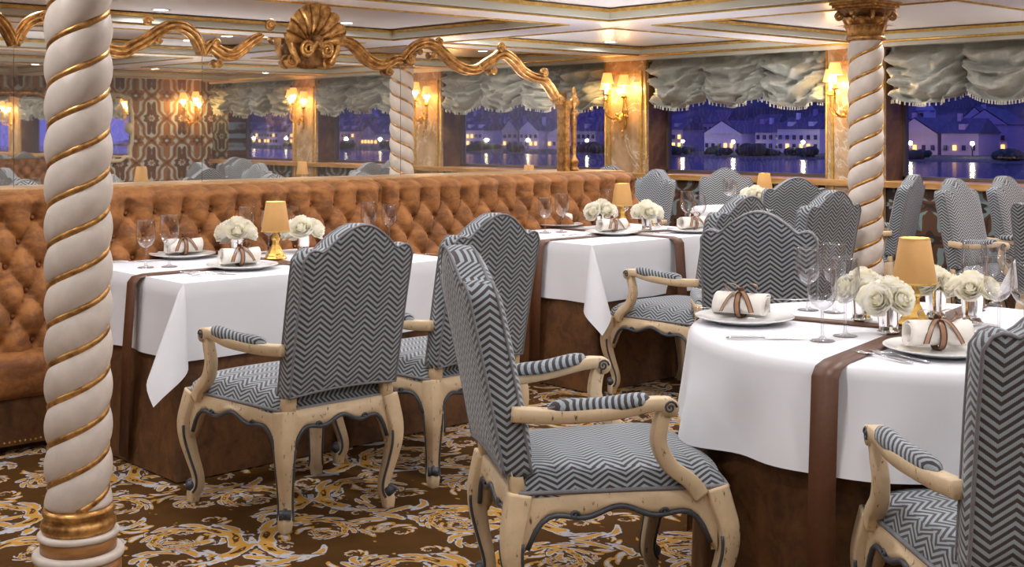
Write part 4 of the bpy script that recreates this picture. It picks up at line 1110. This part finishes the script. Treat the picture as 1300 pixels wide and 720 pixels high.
# round table
plate(A(945, 409), 0, 'white dinner plate under the rolled napkin at the left of the round table', 'plate')
x, y, _ = A(941, 405); napkin((x, y, ZI + .006), R(-70), 'rolled cream napkin with brown bow at the left of the round table', 'napkin')
plate(A(1196, 449), 0, 'white dinner plate on the round table beside the dark armchair', 'plate')
x, y, _ = A(1190, 446); napkin((x, y, ZI + .006), R(-42), 'rolled cream napkin with brown bow beside the dark armchair', 'napkin')
glassS(A(1044, 433), 0, 'smaller wine glass nearest us on the round table', 'wine glass', G)
glassL(A(1073, 427), 0, 'taller wine glass just right of the nearest one on the round table', 'wine glass', G)
glassS(A(1026, 394), 0, 'wine glass at the back left of the round table, in front of the pale chair', 'wine glass', G)
glassL(A(1059, 397), 0, 'tall wine glass at the back of the round table, below the column', 'wine glass', G)
glassL(A(1237, 394), 0, 'tall wine glass behind the right-hand roses on the round table', 'wine glass', G)
glassL(A(1268, 424), 0, 'wine glass in front of the right-hand roses, by the dark armchair', 'wine glass', G)
glassS(A(1301, 425), 0, 'wine glass cut by the right picture edge on the round table', 'wine glass', G)
glassS(A(1260, 388), 0, 'small wine glass at the far right of the round table', 'wine glass', G)
lamp(A(1161, 413, ZI + .006), .2, 'small brass lamp with tan shade in the middle of the round table', 'lamp')
for i, (px, py, w) in enumerate(((1128, 423, 'the front silver cup'), (1094, 407, 'the silver cup left of the lamp'), (1188, 404, 'the silver cup right behind the lamp'), (1234, 411, 'the silver cup at the right'))):
    x, y, z = A(px, py, ZI + .004)
    cup((x, y, z), i, 'polished julep cup of roses, %s on the round table' % w, 'cup'); bouquet(x, y, z + .092, 'cream roses in %s on the round table' % w, 30 + i, 1.0)
x, y, _ = A(973, 431); knife((x, y, ZI), R(-43), 'silver dinner knife in front of the left plate on the round table', 'knife')
x, y, _ = A(1120, 455); fork((x, y, ZI), R(78), 'left one of two forks beside the right plate on the round table', 'fork')
x, y, _ = A(1141, 454); fork((x, y, ZI), R(78), 'right one of two forks beside the right plate on the round table', 'fork')
x, y, _ = A(1017, 383); fork((x, y, ZI), R(-60), 'fork lying at the back of the round table near the pale chair', 'fork')
x, y, _ = A(906, 402); fork((x, y, ZI + .023), R(-70), 'fork resting on the left plate rim of the round table', 'fork', None, .6)
# left table
plate(A(232, 327), 0, 'white dinner plate by the tufted banquette on the left table', 'plate')
x, y, _ = A(233, 325); napkin((x, y, ZI + .006), R(-12), 'rolled napkin with ribbon behind the two left glasses', 'napkin')
plate(A(308, 341), 0, 'white dinner plate at the front of the left table', 'plate')
x, y, _ = A(304, 339); napkin((x, y, ZI + .006), R(-12), 'rolled napkin with brown bow at the front of the left table', 'napkin')
glassS(A(185, 340), 0, 'leftmost wine glass on the left table', 'wine glass', G)
glassL(A(215, 339), 0, 'taller wine glass, second from the left on the left table', 'wine glass', G)
glassL(A(313, 322), 0, 'wine glass in front of the left roses on the left table', 'wine glass', G)
glassS(A(341, 322), 0, 'wine glass in front of the tan lamp on the left table', 'wine glass', G)
glassS(A(372, 312), 0, 'wine glass behind the right roses on the left table', 'wine glass', G)
glassL(A(468, 312), 0, 'tall wine glass peeking over the first armchair on the left table', 'wine glass', G)
glassS(A(494, 309), 0, 'shorter wine glass at the right end of the left table', 'wine glass', G)
lamp(A(350, 329, ZI + .005), .2, 'small brass lamp with tan shade on the left table', 'lamp')
for i, (px, py, w) in enumerate(((300, 323, 'the cup left of the lamp'), (385, 319, 'the cup right of the lamp'))):
    x, y, z = A(px, py, ZI + .005); cup((x, y, z), i, 'silver julep cup holding roses, %s on the left table' % w, 'cup'); bouquet(x, y, z + .09, 'cream roses in %s on the left table' % w, 50 + i, 1.28)
x, y, _ = A(165, 333); knife((x, y, ZI), R(-30), 'silver knife at the left edge of the left table', 'knife')
x, y, _ = A(256, 347); fork((x, y, ZI), R(140), 'fork left of the front plate on the left table', 'fork')
x, y, _ = A(268, 350); fork((x, y, ZI), R(140), 'second fork left of the front plate on the left table', 'fork')
x, y, _ = A(525, 323); knife((x, y, ZI), R(-40), 'silver knife at the right end of the left table', 'knife')
# middle table
plate(A(709, 288), 0, 'white dinner plate by the banquette on the middle table', 'plate')
x, y, _ = A(708, 287); napkin((x, y, ZI + .006), R(-16), 'rolled napkin behind the two left glasses of the middle table', 'napkin')
plate(A(777, 298), 0, 'white dinner plate at the front corner of the middle table', 'plate')
x, y, _ = A(777, 296); napkin((x, y, ZI + .006), R(-16), 'rolled napkin with brown bow at the front corner of the middle table', 'napkin')
plate(A(880, 295), 0, 'white dinner plate right of the ribbon on the middle table', 'plate')
x, y, _ = A(879, 293); napkin((x, y, ZI + .006), R(-16), 'rolled napkin with brown bow right of the ribbon on the middle table', 'napkin')
plate(A(812, 279), 0, 'white dinner plate at the banquette side behind the roses on the middle table', 'plate')
x, y, _ = A(811, 278); napkin((x, y, ZI + .006), R(-16), 'rolled napkin half hidden behind the roses on the middle table', 'napkin')
glassS(A(692, 296), 0, 'shorter wine glass at the left end of the middle table', 'wine glass', G)
glassL(A(713, 295), 0, 'taller wine glass at the left end of the middle table', 'wine glass', G)
glassL(A(770, 287), 0, 'wine glass in front of the left roses on the middle table', 'wine glass', G)
glassS(A(793, 286), 0, 'wine glass in front of the lamp on the middle table', 'wine glass', G)
glassL(A(872, 290), 0, 'large wine glass right of the roses on the middle table', 'wine glass', G)
glassS(A(888, 291), 0, 'small wine glass at the right end of the middle table', 'wine glass', G)
lamp(A(790, 287, ZI + .005), .2, 'small brass lamp with tan shade on the middle table', 'lamp')
for i, (px, py, w) in enumerate(((763, 290, 'the left cup'), (821, 292, 'the right cup'))):
    x, y, z = A(px, py, ZI + .005); cup((x, y, z), i, 'silver julep cup holding roses, %s on the middle table' % w, 'cup'); bouquet(x, y, z + .09, 'cream roses in %s on the middle table' % w, 60 + i, 1.25)
x, y, z = A(834, 288, ZI + .005); cup((x, y, z), 1, 'empty silver julep cup beside the right roses on the middle table', 'cup')
x, y, _ = A(735, 300); fork((x, y, ZI), R(140), 'fork at the front left corner of the middle table', 'fork')
x, y, _ = A(838, 297); knife((x, y, ZI), R(-40), 'knife right of the front plate on the middle table', 'knife')
# small window table
for (dx, dy, lb, f) in ((-.22, .02, 'left wine glass on the small window table', glassL), (-.13, .06, 'right wine glass on the small window table', glassS)): f((7.95 + dx, 5.90 + dy, ZI), 0, lb, 'wine glass', G)
cup((7.93, 5.82, ZI), 0, 'silver julep cup on the small window table', 'cup'); bouquet(7.93, 5.82, ZI + .09, 'cream roses on the small window table', 71, 1.3)
lamp((8.08, 5.84, ZI), 0, 'small brass lamp with tan shade on the small window table', 'lamp')

for (x, y, w) in ((8.35, 2.95, 'the table at the right edge'), (5.35, .86, 'a table outside the frame'), (7.55, .2, 'a second table outside the frame'), (6.75, 7.45, 'a table behind the mirror'), (4.3, 8.3, 'an unseen table added behind the mirror')): lamp((x, y, ZI), 0, 'tan-shaded brass lamp added to brighten the ceiling, on %s' % w, 'lamp')  # lamps added out of direct view for their upward light
# ------------------------------------------------------------------ outdoors: river, village and hill
WZ = -3.7; SX = 200
tag(MB().add(box(XW + 1.2, SX - 4, -420, 420, WZ - .2, WZ), False).build('river', 'river'), 'dark blue river in front of the village at dusk', 'river', kind='stuff')
tag(MB().add(grid(4, 60, lambda u, v: (SX - 7 + 60 * u, -420 + 840 * v, WZ + (.0, .8, 1.0, 1.1, 1.2)[int(round(u * 4))]), flip=True)).build('river_bank', 'bank'), 'dark grassy bank along the far side of the river', 'bank', kind='stuff')
def hillz(x, y): return -3 + 70 * sm(SX + 50, SX + 240, x) * (1 + .25 * sin(y * .013 + 1) + .12 * sin(y * .041)) + 2 * noise.noise(Vector((x * .03, y * .03, 0)))
tag(MB().add(grid(26, 120, lambda u, v: (SX + 52 + 300 * u, -520 + 1040 * v, hillz(SX + 52 + 300 * u, -520 + 1040 * v)), flip=True)).build('hillside', 'hill'), 'wooded and terraced hillside rising behind the village', 'hill')
def house(y, x, w, dp, h, roof, mat, rng, gable, label):
    t = empty('house', (x, y, WZ + 1.2), 0, label, 'house', 'village houses across the river')
    MB().add(box(0, dp, -w / 2, w / 2, -1, h), False).build('walls', mat, t)
    rf = MB()
    if gable: rf.add(([(-.3, -w / 2 - .3, h), (-.3, w / 2 + .3, h), (-.3, 0, h + roof), (dp + .3, -w / 2 - .3, h), (dp + .3, w / 2 + .3, h), (dp + .3, 0, h + roof)], [(0, 3, 5, 2), (1, 2, 5, 4), (3, 4, 5), (0, 1, 4, 3)]), False); MB().add(([(-.32, -w / 2, h), (-.32, w / 2, h), (-.32, 0, h + roof * .93)], [(0, 2, 1)]), False).build('gable_wall', mat, t)
    else: rf.add(([(-.3, -w / 2 - .3, h), (-.3, w / 2 + .3, h), (dp + .3, w / 2 + .3, h), (dp + .3, -w / 2 - .3, h), (dp / 2, -w / 2 + .2, h + roof), (dp / 2, w / 2 - .2, h + roof)], [(0, 4, 5, 1), (3, 2, 5, 4), (0, 3, 4), (1, 5, 2), (0, 1, 2, 3)]), False)
    rf.build('roof', 'slate_roof', t)
    n = max(2, int(w / 1.5)); lit, drk = MB(), MB(); fl_ = max(1, int(h / 1.75))
    for k in range(fl_):
        for i in range(n):
            yy = -w / 2 + (i + .5) * w / n; z = .5 + k * 1.75
            (lit if rng.random() < (.5 if k == 0 else .08) else drk).add(box(-.36, -.02, yy - .28, yy + .28, z, z + .9), False)
    if lit.v: lit.build('lit_windows', 'lit_pane', t)
    if drk.v: drk.build('dark_windows', 'dark_pane', t)
    if not gable and w > 6.5:
        d = MB()
        for i in range(max(1, int(w / 4))):
            yy = -w / 2 + (i + .5) * w / max(1, int(w / 4)); d.add(box(dp * .1, dp * .4, yy - .6, yy + .6, h + .3, h + roof * .62), False)
        d.build('dormers', mat, t)
    if rng.random() < .6: MB().add(box(dp * .4, dp * .4 + .7, w * .2, w * .2 + .7, h + roof * .4, h + roof + .9), False).build('chimney', mat, t)
rng = random.Random(5)
ORD = 'first second third fourth fifth sixth seventh eighth ninth tenth eleventh twelfth thirteenth fourteenth fifteenth sixteenth seventeenth eighteenth nineteenth twentieth twenty-first twenty-second twenty-third twenty-fourth twenty-fifth twenty-sixth'.split()
def village(y0, y1, where, big):
    y = y0; i1 = i2 = 0; nm_ = {'house_white': 'white', 'house_grey': 'grey', 'house_rose': 'rose'}; side = 'right' if big else 'left'
    while y < y1:
        w = rng.uniform(5.5, 10); h = rng.uniform(3.0, 4.4); g = rng.random() < .4
        mt = rng.choice(['house_white', 'house_white', 'house_grey', 'house_rose'])
        house(y + w / 2, SX + 10 + rng.uniform(-1, 3), w, 8, h, rng.uniform(2.0, 3.0), mt, rng, g, '%s slate-roofed riverside house, %s from the %s in the front row %s' % (nm_[mt], ORD[i1 % 26], side, where)); i1 += 1
        if rng.random() < .8:
            m2 = rng.choice(['house_grey', 'house_rose'])
            house(y + w / 2 + rng.uniform(-4, 4), SX + 24 + rng.uniform(0, 5), rng.uniform(6, 9), 8, h + rng.uniform(.8, 2.4), 3.0, m2, rng, rng.random() < .5, '%s house, %s from the %s in the second row %s' % (nm_[m2], ORD[i2 % 26], side, where)); i2 += 1
        y += w + rng.choice([.6, .8, 2.5, 7])
village(70, 250, 'seen through the windows', 1)
village(-345, -200, 'seen in the mirror', 0)
def church(y, where):
    t = empty('church', (SX + 33, y, WZ + 1.3), 0, 'village church with white tower and tall slate spire, %s' % where, 'church')
    MB().add(box(-1.5, 1.5, -1.5, 1.5, -1, 8.0), False).build('tower', 'house_white', t)
    MB().add(lathe([(2.1, 8.0), (1.05, 9.3), (0, 13.6)], 8, cap=False), False).build('spire', 'house_grey', t)
    MB().add(box(-1.55, -1.45, -.4, .4, 6.2, 7.5), False).build('belfry_opening', 'dark_pane', t)
yc_ = (SX + 30) * (SY - (1165 - 650) / FOC * CY) / (CY + (1165 - 650) / FOC * SY); church(yc_, 'seen through the right window')
yr = (SX + 30) * (SY - (466 - 650) / FOC * CY) / (CY + (466 - 650) / FOC * SY); church(2 * YM - yr, 'seen in the mirror')
# bushes and trees on the bank, street lamps
def blob(seed, s):
    rn = random.Random(seed); mb = MB()
    for k in range(7):
        c = (rn.uniform(-1, 1), rn.uniform(-1.3, 1.3), rn.uniform(.4, 1.6)); r = rn.uniform(.8, 1.3)
        mb.add(grid(9, 6, lambda u, v: tuple(c[i] + r * (1 + .22 * noise.noise(Vector((u * 9, v * 9, seed + k)))) * q for i, q in enumerate((sin(PI * v) * cos(2 * PI * u), sin(PI * v) * sin(2 * PI * u), -cos(PI * v)))), wu=True))
    return mb.mesh('tree', 'foliage_night')
TR = [blob(i, 1) for i in range(3)]
for (ya, yb, where, n) in ((70, 250, 'seen through the windows', 44), (-345, -200, 'seen in the mirror', 30)):
    for k in range(n):
        y = rng.uniform(ya, yb); o = link('tree', TR[k % 3], None, None, (SX + rng.uniform(-2, 7), y, WZ + .3), rng.uniform(0, 6)); s = rng.uniform(.55, 1.0); o.scale = (s, s * 1.5, s)
        tag(o, 'dark bushy tree on the far river bank, %s' % where, 'tree', 'trees on the river bank')
    for k in range(n // 3):
        y = ya + (yb - ya) * (k + rng.uniform(.2, .8)) / (n // 3)
        t = empty('street_lamp', (SX + 4, y, WZ + .8), 0, 'lit street lamp on the far bank, %s from the %s, %s' % (ORD[k], 'right' if ya > 0 else 'left', where), 'street lamp', 'street lamps on the bank')
        MB().add(lathe([(.12, 0), (.07, 2.0)], 8)).build('pole', 'slate_roof', t); MB().add(sphere((0, 0, 2.2), .36, 8, 6)).build('globe', 'street_light', t)
